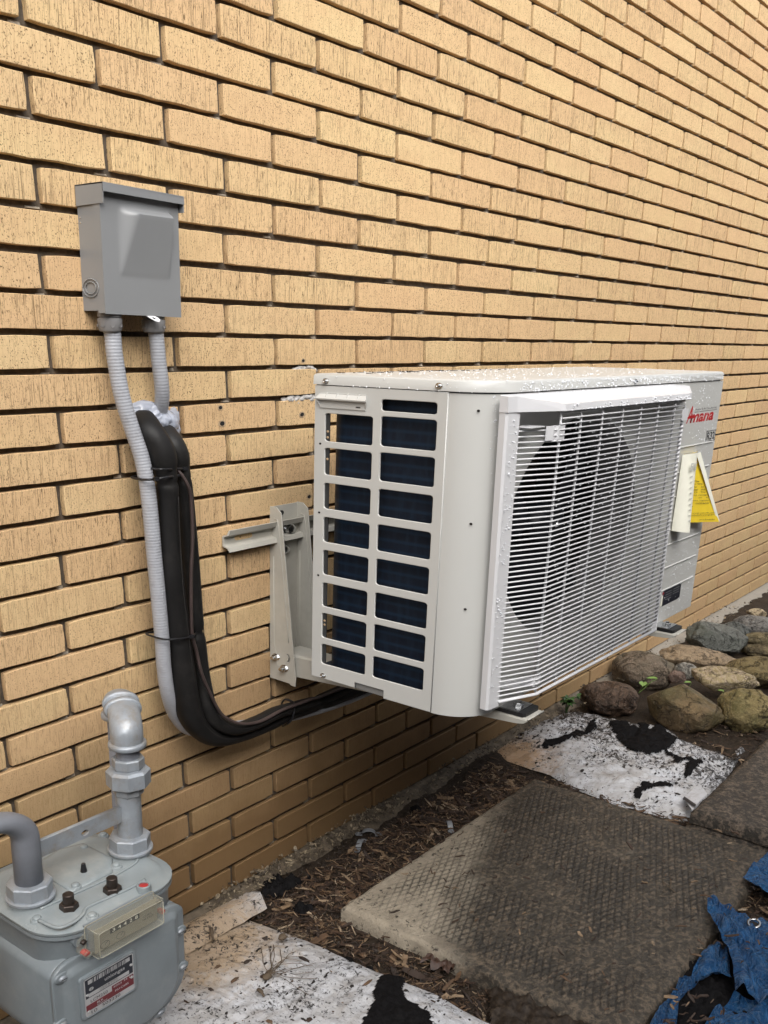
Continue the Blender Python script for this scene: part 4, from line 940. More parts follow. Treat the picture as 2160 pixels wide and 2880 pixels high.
for x, y in ((-.2170, -.1985), (-.1725, -.2395), (-.0460, -.0985)): mscrew(x, y, .2798, ml)
for x, y in ((-.1500, -.1795), (-.0885, -.1785), (-.0870, -.1130)): mscrew(x, y, .2838, ml)
for x, y in ((-.1815, -.2095), (-.1265, -.2185)):
    b = MB().lathe([(0, .0112), (.0058, .0108), (.0066, .0097)], (x, y, .2812), 'z', 6, rot=.4).build('lid_bolt', MT['iron'], gm, bevel=.0006)
    MB().lathe([(.006, .0066), (.0175, .0066), (.0182, .0058)], (x, y, .2812), 'z', 16).build('bolt_shank', MT['iron'], b, auto=40)
MB().lathe([(0, .0042), (.0105, .0026), (.0110, .0020)], (-.1245, -.1620, .2846), 'z', 10).build('test_cap', MT['blackp'], gm, auto=40)
for x, y, mt_ in ((-.0965, -.2390, 'red'), (-.1415, -.1120, 'blue')):
    b = MB().lathe([(-.004, .0092), (.0042, .0086), (.0048, .0080), (.0045, .0064), (.0030, .0060)], (x, y, .2800), 'z', 20).build('plug_collar', MT['meterlid'], gm, auto=40)
    MB().lathe([(.0026, .0060), (.0036, .0054), (.0037, .001)], (x, y, .2800), 'z', 18).build('seal_plug', MT[mt_], b, smooth=True)
# case: a rounded chamber front to back with bolted covers
CXM = -.1365
def case(d, y):
    L = []
    def arc(cx, cz, r, a0, a1, n):
        for i in range(n+1):
            A = radians(a0+(a1-a0)*i/n); L.append((cx+(r-d)*cos(A), y, cz+(r-d)*ZS*sin(A)))
    hw = .0965
    arc(CXM+hw-.026, .222, .026, 0, 90, 8); arc(CXM-hw+.026, .222, .026, 90, 180, 8)
    arc(CXM-hw+.076, .1420, .076, 180, 262, 12); arc(CXM+hw-.076, .1420, .076, 278, 360, 12)
    return L
MB().loops([case(.004, -.0900), case(0, -.094), case(0, -.2340), case(.0015, -.2360)]).build('meter_case', MT['meter'], gm, auto=45)
MB().loops([case(.001, -.2362), case(.001, -.2370)]).build('gasket', MT['dark'], gm)
fc = MB().loops([case(.0005, -.2370), case(-.0005, -.2378), case(-.0005, -.2425), case(.0012, -.2436), case(.0085, -.2436), case(.0125, -.2455), case(.0175, -.2500), case(.0225, -.2512)]).build('front_cover', MT['meter'], gm, auto=60)
def fscrew(x, z, y=-.2436):
    b = MB().lathe([(.004, .0105), (-.0012, .0100), (-.002, .0088)], (x, y, z), 'y', 16).build('screw_recess', MT['meter'], fc, auto=50)
    h = MB().lathe([(-.0018, .0052), (-.0034, .0050), (-.0048, .0034)], (x, y, z), 'y', 14).build('screw_head', MT['pipe'], b, auto=50)
    MB().box((x-.0040, y-.0050, z-.0003), (x+.0040, y-.0044, z+.0003)).build('screw_slot', MT['dark'], h)
for x, z in ((-.2262, .1660), (-.2215, .2250), (-.0470, .1975), (-.0455, .1440), (-.086, .0985), (-.1900, .0985)): fscrew(x, z)
# badge
bd = MB().loops([rr(0, 0, 0, 0, 0, 0)] if False else [[(a, y, b) for a, b in rrect(-.2065+d, .1625+d*ZS, -.1265-d, .2185-d*ZS, .006)] for d, y in ((0, -.2510), (0, -.2548), (.0028, -.2560), (.0046, -.2552))]).build('badge_boss', MT['meter'], fc, auto=45)
YBd = -.2556
bp = MB().loops([[(a, y, b) for a, b in rrect(-.2018, .1658, -.1312, .2152, .003)] for y in (-.2550, YBd)]).build('badge_plate', MT['alu'], bd)
def bxy(a0, b0, a1, b1, mt_, name='badge_panel', y=YBd):
    MB().box((a0, y-.0003, b0), (a1, y+.0002, b1)).build(name, MT[mt_], bd)
bxy(-.2003, .1895, -.1327, .2140, 'navyink')
bxy(-.1965, .2075, -.1910, .2125, 'alu', y=YBd-.0002); bxy(-.1420, .2075, -.1365, .2125, 'alu', y=YBd-.0002)
rnd = random.Random(3); x = -.1900
while x < -.1430:
    wd = rnd.choice((.0005, .0008, .0013)); bxy(x, .2072, x+wd, .2130, 'alu', 'bar_stripe', YBd-.0002); x += wd+rnd.choice((.0006, .0010, .0016))
bxy(-.1965, .1905, -.1385, .1952, 'alu', y=YBd-.0002)
def btext(body, x, z, h, wd, mt_, off=.015, y=YBd-.0005): put('badge_lettering', text_mesh(body, h, wd, fn=front(x, y, z), offset=off), MT[mt_], bd)
btext('uniongas', -.1735, .1985, .0058, .0290, 'alu'); btext('2503230', -.1815, .1913, .0036, .0260, 'navyink')
MB().lathe([(0, .0032), (-.0004, .0031)], (-.1925, YBd-.0002, .2000), 'y', 18).build('badge_emblem', MT['alu'], bd)
put('badge_lettering', text_mesh('//', .0034, .0026, fn=front(-.1938, YBd-.0008, .1983), offset=.02), MT['navyink'], bd)
bxy(-.2008, .1728, -.1322, .1805, 'maroon'); bxy(-.1640, .1805, -.1322, .1870, 'maroon')
btext('LCM250', -.1945, .1822, .0040, .0240, 'navyink', .0); btext('BLK', -.1860, .1764, .0028, .0090, 'alu'); btext('elster', -.1860, .1735, .0026, .0150, 'alu', .0)
btext('6023', -.1620, .1838, .0024, .0120, 'alu'); btext('PS1C685', -.1600, .1774, .0026, .0200, 'alu'); btext('34 11', -.1470, .1845, .0022, .0120, 'alu')
btext('10', -.1945, .1672, .0038, .0080, 'navyink', .0); btext('503230', -.1790, .1680, .0038, .0260, 'navyink', .0)
for a, b in ((-.1982, .1945), (-.1350, .2010), (-.1982, .1720), (-.1350, .1840)): MB().lathe([(0, .0024), (-.0010, .0022), (-.0014, .0010)], (a, YBd-.0003, b), 'y', 12).build('badge_rivet', MT['alu'], bd, auto=50)
# index under its clear window
IX0, IX1, IZ0, IZ1, IYB, IYF = -.1925, -.0935, .2440, .2795, -.2500, -.2730
ix = MB().box((IX0+.002, IYB-.004, IZ0+.001), (IX1-.002, IYB+.004, IZ1-.001)).build('index_base', MT['meter'], gm)
dl = MB().box((IX0+.0045, IYB-.0125, IZ0+.003), (IX1-.004, IYB-.0115, IZ1-.003)).build('dial_plate', MT['dial'], ix)
MB().box((IX0+.026, IYB-.0132, .2625), (IX0+.068, IYB-.0126, .2695)).build('counter_window', MT['navyink'], ix)
for k, dg in enumerate('34428'): put('counter_digit', text_mesh(dg, .0042, .0040, fn=front(IX0+.0285+k*.0082, IYB-.0136, .2640), offset=.01), MT['paper'], ix)
put('dial_lettering', text_mesh('CUBIC', .0026, .0130, fn=front(IX0+.0735, IYB-.0130, .2595)), MT['ink'], ix)
put('dial_lettering', text_mesh('METRES', .0026, .0165, fn=front(IX0+.0725, IYB-.0130, .2555)), MT['ink'], ix)
for a, b, r in ((.018, .2525, .0065), (.040, .2535, .0060)):
    MB().tube([(IX0+a+r*cos(2*pi*i/28), IYB-.0128, b+r*ZS*sin(2*pi*i/28)) for i in range(29)], .0003, 4, sq=False).build('dial_ring', MT['ink'], ix)
    MB().hexa([(IX0+a-.0004, IYB-.0130, b), (IX0+a+.0004, IYB-.0130, b), (IX0+a+.0004, IYB-.0128, b), (IX0+a-.0004, IYB-.0128, b), (IX0+a+.0030, IYB-.0130, b+.003), (IX0+a+.0038, IYB-.0130, b+.003), (IX0+a+.0038, IYB-.0128, b+.003), (IX0+a+.0030, IYB-.0128, b+.003)]).build('dial_hand', MT['ink'], ix)
def wbox(d, y): return [(a, y, b) for a, b in rrect(IX0+d, IZ0+d*ZS, IX1-d, IZ1-d*ZS, .0040)]
win = MB().loops([wbox(-.001, IYB-.001), wbox(-.001, IYB-.0028), wbox(0.0006, IYB-.003), wbox(.0012, IYF+.0015), wbox(.0028, IYF), wbox(.0044, IYF+.0014), wbox(.0030, IYF+.003), wbox(.0024, IYB-.001)], True, False, False)
# closed pane in front
win.loops([wbox(.0043, IYF+.0006), wbox(.0043, IYF+.0018)])
win.build('index_window', MT['clear'], ix, auto=50)
for d, y in ((.0030, IYF+.0002), (-.0005, IYB-.002)):
    L = wbox(d, y); MB().tube(L+[L[0]], .0005, 5, sq=False).build('window_edge_shine', MT['rim'], ix, smooth=True)  # added pale tubes that paint the bright edges of the clear window
for a, b in ((IX0+.002, IZ0+.0015), (IX0+.002, IZ1-.0015), (IX1-.002, IZ0+.0015), (IX1-.002, IZ1-.0015)):
    MB().tube([(a, IYB-.002, b), (a, IYF+.001, b)], .0004, 5).build('window_edge_shine', MT['rim'], ix, smooth=True)
for sx, x in ((-1, IX0), (1, IX1)):
    e = MB().loops([[(x+sx*a, y, b) for a, b in ((0, .2725), (.011, .2660), (.0125, .2530), (.006, .2480), (0, .2500))] for y in (IYB-.001, IYB-.0035)]).build('window_ear', MT['clear'], ix)
    MB().lathe([(0, .0062), (-.010, .0058), (-.0105, .0045), (-.0070, .0042)], (x+sx*.0055, IYB-.0035, .2520), 'y', 18).build('seal_cup', MT['clear'], ix, auto=50)
    MB().lathe([(-.0005, .0043), (-.0075, .0043), (-.0080, .0020)], (x+sx*.0055, IYB-.0035, .2520), 'y', 16).build('seal_plug', MT['red'], ix, auto=50)
    MB().lathe([(0, .0038), (-.0035, .0034), (-.0045, .0018)], (x+sx*.0050, IYB-.0035, .2640), 'y', 12).build('ear_screw', MT['iron'], ix, auto=50)
MB().lathe([(.014, .0150), (-.002, .0145)], (IX0+.004, -.242, .2600), 'y', 22).build('index_boss', MT['meter'], gm, auto=40)
# swivel nuts
for x in (NLX, NRX):
    n = MB().lathe([(0, .0285), (.0026, .0285), (.0036, .0268)], (x, YM, .2850), 'z', 36).lathe([(.0032, .0262), (.0185, .0262), (.0200, .0246), (.0201, .0175)], (x, YM, .2850), 'z', 8, rot=.25).build('swivel_nut', MT['pipe'], gm, bevel=.0008)
    MB().lathe([(0, .0255), (.008, .025)], (x, YM, .2795), 'z', 28).build('connection_boss', MT['meterlid'], gm, auto=40)
# ------------------------------------------------------------------ gas piping
rp = thing('gas_riser', 'silver painted gas pipe with union and double elbow rising from the meter to the wall', 'gas pipe', (NRX, YM, .305))
xr = NRX+.001
MB().tube([(xr, YM, .288), (xr, YM, .370)], .0158, 26).build('nipple', MT['pipe'], rp, auto=40)
MB().lathe([(0, .0182), (.0012, .0192), (.0100, .0192), (.0112, .0182)], (xr+.001, YM, .3615), 'z', 8).build('union_tail', MT['pipe'], rp, bevel=.0006)
MB().lathe([(0, .024), (.002, .0275), (.0200, .0275), (.0230, .0240), (.0231, .018)], (xr+.002, YM, .3725), 'z', 8, rot=.1).build('union_nut', MT['pipe'], rp, bevel=.001)
MB().lathe([(0, .0188), (.004, .0182), (.0045, .0200), (.0150, .0200), (.0165, .0184), (.0166, .015)], (xr+.003, YM, .3935), 'z', 8).build('union_head', MT['pipe'], rp, bevel=.0005)
MB().tube([(xr+.003, YM, .406+i*.00045) for i in range(40)], .0145, 24, rmod=lambda i: 1+.012*(i % 4 < 2)).build('threaded_nipple', MT['pipe2'], rp, smooth=True)
zc = .4640
def elbow(name, P, r, bead0, bead1, parent):
    P = [V(p) for p in P]; e = MB().tube(P, r, 26).build(name, MT['pipe'], parent, smooth=True)
    for p, q in ((P[0], P[1]), (P[-1], P[-2])):
        d = (q-p).normalized()*.0075; d.z *= 1
        MB().tube([p-d*.05, p-d*.05+d*.2, p+d*.8, p+d], [r*1.06, r*1.17, r*1.17, r*1.04], 26).build('elbow_bead', MT['pipe'], e, smooth=True)
    return e
xe = xr+.003
def arc3(c, u, v, r, n=12): return [(c[0]+r*(u[0]*cos(pi/2*i/n)+v[0]*sin(pi/2*i/n)), c[1]+r*(u[1]*cos(pi/2*i/n)+v[1]*sin(pi/2*i/n)), c[2]+r*ZS*(u[2]*cos(pi/2*i/n)+v[2]*sin(pi/2*i/n))) for i in range(n+1)]
DE = (cos(radians(57)), sin(radians(57)), 0); ND = (-DE[0], -DE[1], 0)
def al(d, z): return (xe+DE[0]*d, YM+DE[1]*d, z)
ex = elbow('elbow', [(xe, YM, .4235), (xe, YM, .432)]+arc3(al(.030, .440), ND, (0, 0, 1), .030)+[al(.036, .440+.030*ZS)], .0200, 1, 1, rp)
zt = .440+.030*ZS
MB().tube([al(.034, zt), al(.060, zt)], .0150, 24, rmod=None).build('close_nipple', MT['pipe'], rp, smooth=True)
elbow('elbow', [al(.052, zt), al(.058, zt)]+arc3(al(.059, zt-.030*ZS), (0, 0, 1), DE, .030)+[al(.089, zt-.030*ZS-.012)], .0200, 1, 1, rp)
MB().tube([al(.089, zt-.030), al(.089, -.02)], .0158, 22).build('drop_pipe', MT['pipe2'], rp, smooth=True)
ip = thing('gas_pipe', 'bent grey gas pipe leaving the meter towards the left edge', 'gas pipe', (NLX, YM, .3))
P = [(NLX, YM, .288), (NLX, YM, .350)]+[(NLX-.048+.048*cos(pi/2*i/14), YM, .3605+.048*ZS*sin(pi/2*i/14)) for i in range(15)]+[(-.30, YM, .3935), (-.6, YM, .3945)]
MB().tube(P, .0162, 26).build('bent_pipe', MT['pipe2'], ip, smooth=True)
bm_ = plate_mesh('bar', [(NLX+.014, .3300), (NRX-.013, .3290), (NRX-.013, .3495), (NLX+.014, .3505)], [ell(-.1205, .3365, .0058, 16)], .0050, lambda a, b, d: V((a, YM-.002-d, b)), .0004)
tag(put('meter_bar', bm_, MT['pipe']), 'flat silver steel bar with one hole bridging the two gas pipes', 'meter bar')
# ------------------------------------------------------------------ slabs
def slab(label, x0, x1, y0, y1, zt, th, mat, step, groove, rot=0.0):
    nx, ny = int((x1-x0)/step), int((y1-y0)/step)
    g = []; rows = []
    for j in range(ny+1):
        row = []
        for i in range(nx+1):
            x = x0+(x1-x0)*i/nx; y = y0+(y1-y0)*j/ny
            ed = min(x-x0, x1-x, y-y0, y1-y)
            h = 0.0012*NZ.noise(V((x*45, y*45, zt)))+0.0016*NZ.noise(V((x*12, y*12, 3)))
            gv = 0
            if groove:
                wob = .0016*NZ.noise(V((x*30, y*30, 7)))
                a = (-.37*x+.93*y+wob)/.0108; b = (.37*x+.93*y+wob)/.0108
                da = abs(a-round(a)); db = abs(b-round(b))
                k = max(0, 1-min(da, db)/.20)
                fade = max(0, min(1, (ed-.022)/.02))*max(.25, min(1, .75+.9*NZ.noise(V((x*9, y*9, 11)))))
                gv = k*fade; h += .0019*(1-k)*fade-.0006
            e = max(0, 1-ed/.010); h -= .007*e*e+.002*abs(NZ.noise(V((x*60, y*60, 1))))*max(0, 1-ed/.025)
            row.append((x+(.004*NZ.noise(V((y*25, 0, zt))) if i in (0, nx) else 0), y+(.004*NZ.noise(V((x*25, 5, zt))) if j in (0, ny) else 0), zt+h)); g.append(gv)
        rows.append(row)
    vs = [p for r in rows for p in r]; W = nx+1
    fs = [(j*W+i, j*W+i+1, (j+1)*W+i+1, (j+1)*W+i) for j in range(ny) for i in range(nx)]
    ring = [i for i in range(W)]+[(j)*W+nx for j in range(1, ny+1)]+[ny*W+i for i in range(nx-1, -1, -1)]+[j*W for j in range(ny-1, 0, -1)]
    k = len(vs)
    for r in ring:
        p = vs[r]; vs.append((p[0], p[1], zt-th)); g.append(0)
    n = len(ring)
    fs += [(ring[(a+1) % n], ring[a], k+a, k+(a+1) % n) for a in range(n)]
    me = from_py('paving_slab', vs, fs, True)
    at_ = me.attributes.new('groove', 'FLOAT', 'POINT'); at_.data.foreach_set('value', g)
    me.set_sharp_from_angle(angle=radians(60))
    return tag(put('paving_slab', me, mat), label, 'paving slab')
slab('large worn concrete slab with pressed diamond pattern, in the middle of the path', .352, 1.013, -.683, -.188, .020, .050, MT['slab'], .0019, True)
slab('thick dark soil covered concrete slab beside the far white bag', 1.030, 1.70, -1.05, -.516, .046, .028, MT['slab2'], .008, False)
slab('lower concrete layer under the dark soil covered slab', 1.024, 1.72, -1.05, -.512, .0165, .05, MT['slab2'], .012, False)
# ------------------------------------------------------------------ bags of soil
def poly_sample(P, n):
    P = [V(p) for p in P]; L = [0]
    for a, b in zip(P, P[1:]): L.append(L[-1]+(b-a).length)
    out = []
    for i in range(n+1):
        s = L[-1]*i/n; k = max(q for q in range(len(L)) if L[q] <= s+1e-9); k = min(k, len(P)-2)
        out.append(P[k].lerp(P[k+1], (s-L[k])/max(1e-9, L[k+1]-L[k])))
    return out
def coons(bot, top, lef, rig, nu, nv):
    b, t, l, r = poly_sample(bot, nu), poly_sample(top, nu), poly_sample(lef, nv), poly_sample(rig, nv); G = []
    for j in range(nv+1):
        v = j/nv; row = []
        for i in range(nu+1):
            u = i/nu
            row.append(b[i]*(1-v)+t[i]*v+l[j]*(1-u)+r[j]*u-(b[0]*(1-u)*(1-v)+b[nu]*u*(1-v)+t[0]*(1-u)*v+t[nu]*u*v))
        G.append(row)
    return G
def pillow(name, mat, G, hfun, zb, parent=None):
    nv, nu = len(G)-1, len(G[0])-1; rows = []
    for j, r in enumerate(G):
        rows.append([(p.x, p.y, zb+hfun(p.x, p.y, min(i, nu-i)/nu*2, min(j, nv-j)/nv*2)) for i, p in enumerate(r)])
    return MB().grid(rows).build(name, mat, parent, smooth=True)
def gp(ox, oy, k, pts, z): return [at(u, v, 2, z) for u, v in zoom(ox, oy, k, pts)]
def bag_h(h0, cr):
    def f(x, y, a, b):
        e = min(1, a*2.6)*min(1, b*2.6); e = e**.55
        return h0*e*(.8+.35*NZ.noise(V((x*6, y*6, 1))))+cr*1.2*(.35-abs(NZ.noise(V((x*13+y*9, y*17-x*6, 12)))))*min(1, 4*min(a, b))+cr*(NZ.noise(V((x*38+y*15, y*22, 2)))*.7+abs(NZ.noise(V((x*75, y*50+x*30, 5))))*.8+.35*abs(NZ.noise(V((x*130+y*90, y*60, 8)))))*min(1, 4*min(a, b)+.25)
    return f
z = .012
bag1 = thing('soil_bag', 'white plastic soil bag strewn with black compost, lying between the rocks and the slab', 'soil bag', (1.28, -.27, 0))
G = coons(gp(1300, 1800, 1.929, [(180, 570), (250, 618), (480, 690), (600, 760), (860, 860), (1150, 935), (1240, 950)], z), gp(1300, 1800, 1.929, [(640, 350), (810, 400), (1000, 435), (1120, 450), (1200, 510), (1460, 600), (1520, 590)], z),
          gp(1300, 1800, 1.929, [(180, 570), (300, 480), (440, 405), (540, 366), (640, 350)], z), gp(1300, 1800, 1.929, [(1240, 950), (1330, 840), (1400, 760), (1470, 670), (1520, 590)], z), 110, 110)
b1 = pillow('bag_skin', MT['bag1'], G, bag_h(.022, .009), -.008, bag1)
bag2 = thing('soil_bag', 'white plastic soil bag torn open, flat on the ground below the gas meter', 'soil bag', (.1, -.3, 0))
G2 = coons([(-.16, -.62, 0), (.05, -.66, 0), (.275, -.64, 0)], [(-.16, -.03, 0), (.02, -.055, 0), (.150, -.062, 0), (.238, -.090, 0)], [(-.16, -.62, 0), (-.15, -.3, 0), (-.16, -.03, 0)], [(.275, -.64, 0), (.272, -.50, 0), (.2775, -.42, 0), (.262, -.31, 0), (.2560, -.20, 0), (.238, -.090, 0)], 120, 120)
b2 = pillow('bag_skin', MT['bag2'], G2, bag_h(.014, .006), .004, bag2)
fl = [[V((.150+.005*j, -.021-.013*j, .016+.006*sin(pi*j/4))) .lerp(V((.292-.006*abs(j-2), -.040-.011*j, .016+.006*sin(pi*j/4))), i/30)+V((-.17*(1-i/30), 0, .0025*NZ.noise(V((i*.4, j, 3))))) for i in range(31)] for j in range(6)]
MB().grid(fl).build('bag_flap', MT['bag2'], bag2, smooth=True)
pk = gp(1300, 1800, 1.929, [(1200, 860), (1290, 780), (1330, 835), (1250, 925)], .022)
MB().grid([[pk[0].lerp(pk[1], i/8).lerp(pk[3].lerp(pk[2], i/8), j/8)+V((0, 0, .003*sin(pi*i/8)+.002*NZ.noise(V((i, j, 0))))) for i in range(9)] for j in range(9)]).build('bag_corner', MT['bag1'], bag1, smooth=True)
st = gp(1300, 1800, 1.929, [(1205, 850), (1270, 895), (1262, 905), (1197, 860)], .0262)
MB().hexa([*[p for p in st], *[p+V((0, 0, .0008)) for p in st]]).build('bag_stripe', MT['navyink'], bag1)
ck = gp(1300, 1800, 1.929, [(1480, 600), (1515, 578), (1538, 605), (1490, 625)], .026)
MB().grid([[ck[0].lerp(ck[1], i/8).lerp(ck[3].lerp(ck[2], i/8), j/8)+V((0, 0, .008*sin(pi*i/8)*sin(pi*j/8)+.003*NZ.noise(V((i*.8, j*.8, 0))))) for i in range(9)] for j in range(9)]).build('bag_corner', MT['bag1'], bag1, smooth=True)
def tree_of(o):
    me = o.data; off = o.location
    q = o.parent
    base = V((0, 0, 0)); p = o.parent
    while p is not None: base += p.location; p = p.parent
    return BVHTree.FromPolygons([v.co+off+base for v in me.vertices], [list(p.vertices) for p in me.polygons])
T1, T2 = tree_of(b1), tree_of(b2)
def inside(p, L):
    c = False; n = len(L)
    for i in range(n):
        a, b = L[i], L[(i+1) % n]
        if (a.y > p.y) != (b.y > p.y) and p.x < (b.x-a.x)*(p.y-a.y)/(b.y-a.y)+a.x: c = not c
    return c
def edge_d(p, L):
    d = 9
    for i in range(len(L)):
        a, b = L[i], L[(i+1) % len(L)]; ab = b-a; t = max(0, min(1, (p-a).dot(ab)/max(1e-9, ab.dot(ab)))); d = min(d, (p-a-ab*t).length)
    return d
def spill(label, P, tree, zdef=0.0, th=.006, step=.0035, name='spilled_compost', mat='blacksoil', group='patches of black compost spilled on the white bags', jag=.006):
    L = [V((p.x, p.y)) for p in P]
    x0, x1 = min(p.x for p in L)-jag, max(p.x for p in L)+jag; y0, y1 = min(p.y for p in L)-jag, max(p.y for p in L)+jag
    nx, ny = int((x1-x0)/step)+1, int((y1-y0)/step)+1; vid = {}; vs = []; fs = []
    def vtx(i, j):
        if (i, j) in vid: return vid[(i, j)]
        x, y = x0+i*step, y0+j*step
        q = V((x+jag*1.3*NZ.noise(V((x*45, y*45, 1)))+jag*.7*NZ.noise(V((x*120+y*60, y*120, 4))), y+jag*NZ.noise(V((x*60, y*60, 8)))+jag*.6*NZ.noise(V((x*170, y*170, 6)))))
        if not inside(q, L): vid[(i, j)] = None; return None
        d = edge_d(q, L); z = zdef
        if tree:
            h = tree.ray_cast(V((x, y, .3)), V((0, 0, -1)))
            if h[0]: z = h[0].z
        k = min(1, d/.010)
        z += .0006+th*k**.6*(.55+.6*NZ.noise(V((x*70, y*70, 2)))+.45*abs(NZ.noise(V((x*190, y*190, 3)))))
        vs.append((x, y, z)); vid[(i, j)] = len(vs)-1
        return vid[(i, j)]
    for j in range(ny):
        for i in range(nx):
            q = [vtx(i, j), vtx(i+1, j), vtx(i+1, j+1), vtx(i, j+1)]
            if None not in q: fs.append(q)
    if not fs: return None
    o = put(name, from_py(name, vs, fs, True), MT[mat])
    return tag(o, label, 'soil', group, 'stuff')
R5 = lambda pts, z=.018: gp(1300, 1800, 1.929, pts, z)
R6 = lambda pts, z=.016: gp(450, 2100, 1.843, pts, z)
spill('curved line of black compost at the left of the far bag', R5([(430, 560), (440, 530), (520, 520), (600, 490), (660, 470), (690, 435), (715, 425), (740, 465), (700, 495), (640, 510), (560, 545), (470, 560), (465, 580)]), T1)
spill('large black compost patch in the middle of the far bag', R5([(795, 440), (830, 425), (880, 440), (960, 480), (930, 410), (1000, 440), (1020, 480), (1060, 440), (1110, 455), (1130, 490), (1195, 520), (1150, 560), (1120, 600), (1180, 640), (1240, 640), (1300, 640), (1310, 665), (1260, 700), (1215, 725), (1200, 700), (1220, 660), (1160, 660), (1090, 600), (1000, 605), (930, 600), (880, 570), (830, 510), (805, 480)]), T1, th=.009)
spill('small crescent of black compost near the slab edge', R5([(930, 830), (940, 790), (990, 745), (1040, 755), (1100, 745), (1165, 780), (1130, 790), (1080, 785), (1040, 800), (990, 815), (950, 840)]), T1)
spill('black compost showing through the torn near bag', R6([(1090, 1330), (1110, 1230), (1165, 1150), (1270, 1145), (1285, 1190), (1262, 1250), (1300, 1330), (1400, 1390), (1420, 1470), (1440, 1700), (900, 1700), (1040, 1438)]), T2, th=.008)
for k, P in enumerate(([(945, 1050), (990, 1045), (1020, 1080), (980, 1105), (955, 1080)], [(1065, 1095), (1110, 1100), (1110, 1120), (1070, 1120)])):
    spill('crumbs of black compost on the edge of the near bag', R6(P), T2, th=.006, step=.002, jag=.003)
spill('heap of black compost against the footing at the bag flap', R6([(515, 780), (530, 710), (590, 690), (585, 655), (620, 655), (640, 685), (700, 675), (750, 705), (740, 720), (690, 735), (660, 770), (600, 785), (560, 780)], 0), None, -.006, .024, .003, group='heaps of black compost by the wall')
spill('second heap of black compost right of the bag flap', R6([(680, 860), (690, 825), (740, 815), (800, 815), (810, 840), (770, 865), (740, 890), (700, 880)], 0), None, -.006, .022, .003, group='heaps of black compost by the wall')
spill('small lump of black compost halfway along the wall', R6([(1295, 310), (1320, 295), (1360, 310), (1350, 330), (1310, 335)], 0), None, -.006, .014, .0025, group='heaps of black compost by the wall')
spill('tiny lump of black compost next to the bag flap heaps', R6([(758, 665), (785, 662), (788, 690), (762, 695)], 0), None, -.006, .014, .002, group='heaps of black compost by the wall')
spill('muddy wet soil spread in front of the patterned slab', [V((.262, -.52, 0)), V((.34, -.47, 0)), (V((.372, -.50, 0))), V((.40, -.62, 0)), V((.42, -.80, 0)), V((.20, -.80, 0)), V((.272, -.62, 0))], None, -.002, .018, .004, 'mud_patch', 'soil', None)
spill('dark wet soil heap under the fold of the blue tarp', [V((.36, -.72, 0)), V((.48, -.685, 0)), V((.60, -.672, 0)), V((.66, -.70, 0)), V((.66, -.80, 0)), V((.34, -.85, 0))], None, -.002, .020, .0035, 'mud_patch', 'blacksoil', None)
# ------------------------------------------------------------------ blue tarp
R3 = lambda pts, z=.03: gp(1700, 2350, 2.07, pts, z)
tp = thing('blue_tarp', 'crumpled wet blue tarp with a metal eyelet at the lower right', 'tarp', (.72, -.72, .02))
def cloth(name, bot, top, lef, rig, parent, amp, seed, n=90, zf=None):
    G = coons(bot, top, lef, rig, n, n); rows = []
    for j, r in enumerate(G):
        rows.append([(p.x, p.y, p.z+amp*(1.5*NZ.noise(V((p.x*26+p.y*9, p.y*15, seed)))+1.5*(.35-abs(NZ.noise(V((p.x*34-p.y*30, p.y*26, seed+3)))))+.45*abs(NZ.noise(V((p.x*70-p.y*45, p.y*58, seed+5)))))+(zf(i/n, j/n) if zf else 0)) for i, p in enumerate(r)])
    return MB().grid(rows).build(name, MT['tarp'], parent, smooth=True)
tsh = cloth('tarp_sheet', R3([(760, 920), (860, 960), (1000, 960), (1250, 930)], .022), R3([(598, 373), (700, 408), (800, 455), (950, 500), (1200, 600)], .040), R3([(760, 920), (745, 800), (715, 690), (650, 540), (600, 440), (598, 373)], .034), R3([(1250, 930), (1250, 800), (1200, 600)], .03), tp, .007, 2, 80, lambda u, v: .010*math.exp(-((u-.08)/.05)**2)*min(1, 3*(1-v)+.2)+.0065*sin(u*19+2.5*NZ.noise(V((u*3, v*3, 1)))+v*2)*(1-.6*v)+.003*sin(u*41+v*5))
cloth('tarp_fold', R3([(240, 1150), (420, 1150)], .016), R3([(660, 615), (725, 700)], .022), R3([(240, 1150), (320, 1000), (410, 920), (430, 865), (500, 830), (520, 760), (580, 690), (660, 615)], .022), R3([(420, 1150), (430, 985), (560, 850), (620, 825), (740, 835), (725, 700)], .022), tp, .008, 9, 80, lambda u, v: .005*sin(u*11+v*6)+.004*sin(v*17+u*3))
cloth('tarp_fold', R3([(420, 1200), (620, 1250), (950, 1300), (1300, 1300)], .018), R3([(750, 930), (860, 960), (1000, 970), (1250, 950)], .026), R3([(420, 1200), (570, 1090), (690, 985), (750, 930)], .022), R3([(1300, 1300), (1250, 950)], .02), tp, .008, 15, 60, lambda u, v: .006*sin(u*16-v*5)+.004*sin(v*12+u*6))
e = R3([(868, 527)], .040)[0]
h_ = tree_of(tsh).ray_cast(V((e.x, e.y, .4)), V((0, 0, -1)))
if h_[0]: e.z = h_[0].z-.001
rg = MB().tube([(e.x+.0085*cos(2*pi*i/28), e.y+.0085*sin(2*pi*i/28), e.z+.004+.0025*cos(2*pi*i/28)) for i in range(29)], .0023, 8).build('eyelet', MT['zinc'], tp, smooth=True)
MB().lathe([(0, .0075), (.0006, .006)], (e.x, e.y, e.z+.0028), 'z', 20).build('eyelet_hole', MT['dark'], rg)
tc = thing('blue_tarp', 'separate blue tarp corner folded over the slab at the right edge', 'tarp', (.95, -.69, .03))
cloth('tarp_sheet', R3([(805, 245), (880, 292), (960, 325), (1150, 360)], .030), R3([(870, 165), (952, 108), (1100, 40), (1200, 0)], .040), R3([(805, 245), (870, 165)], .034), R3([(1150, 360), (1200, 0)], .035), tc, .006, 21, 44)
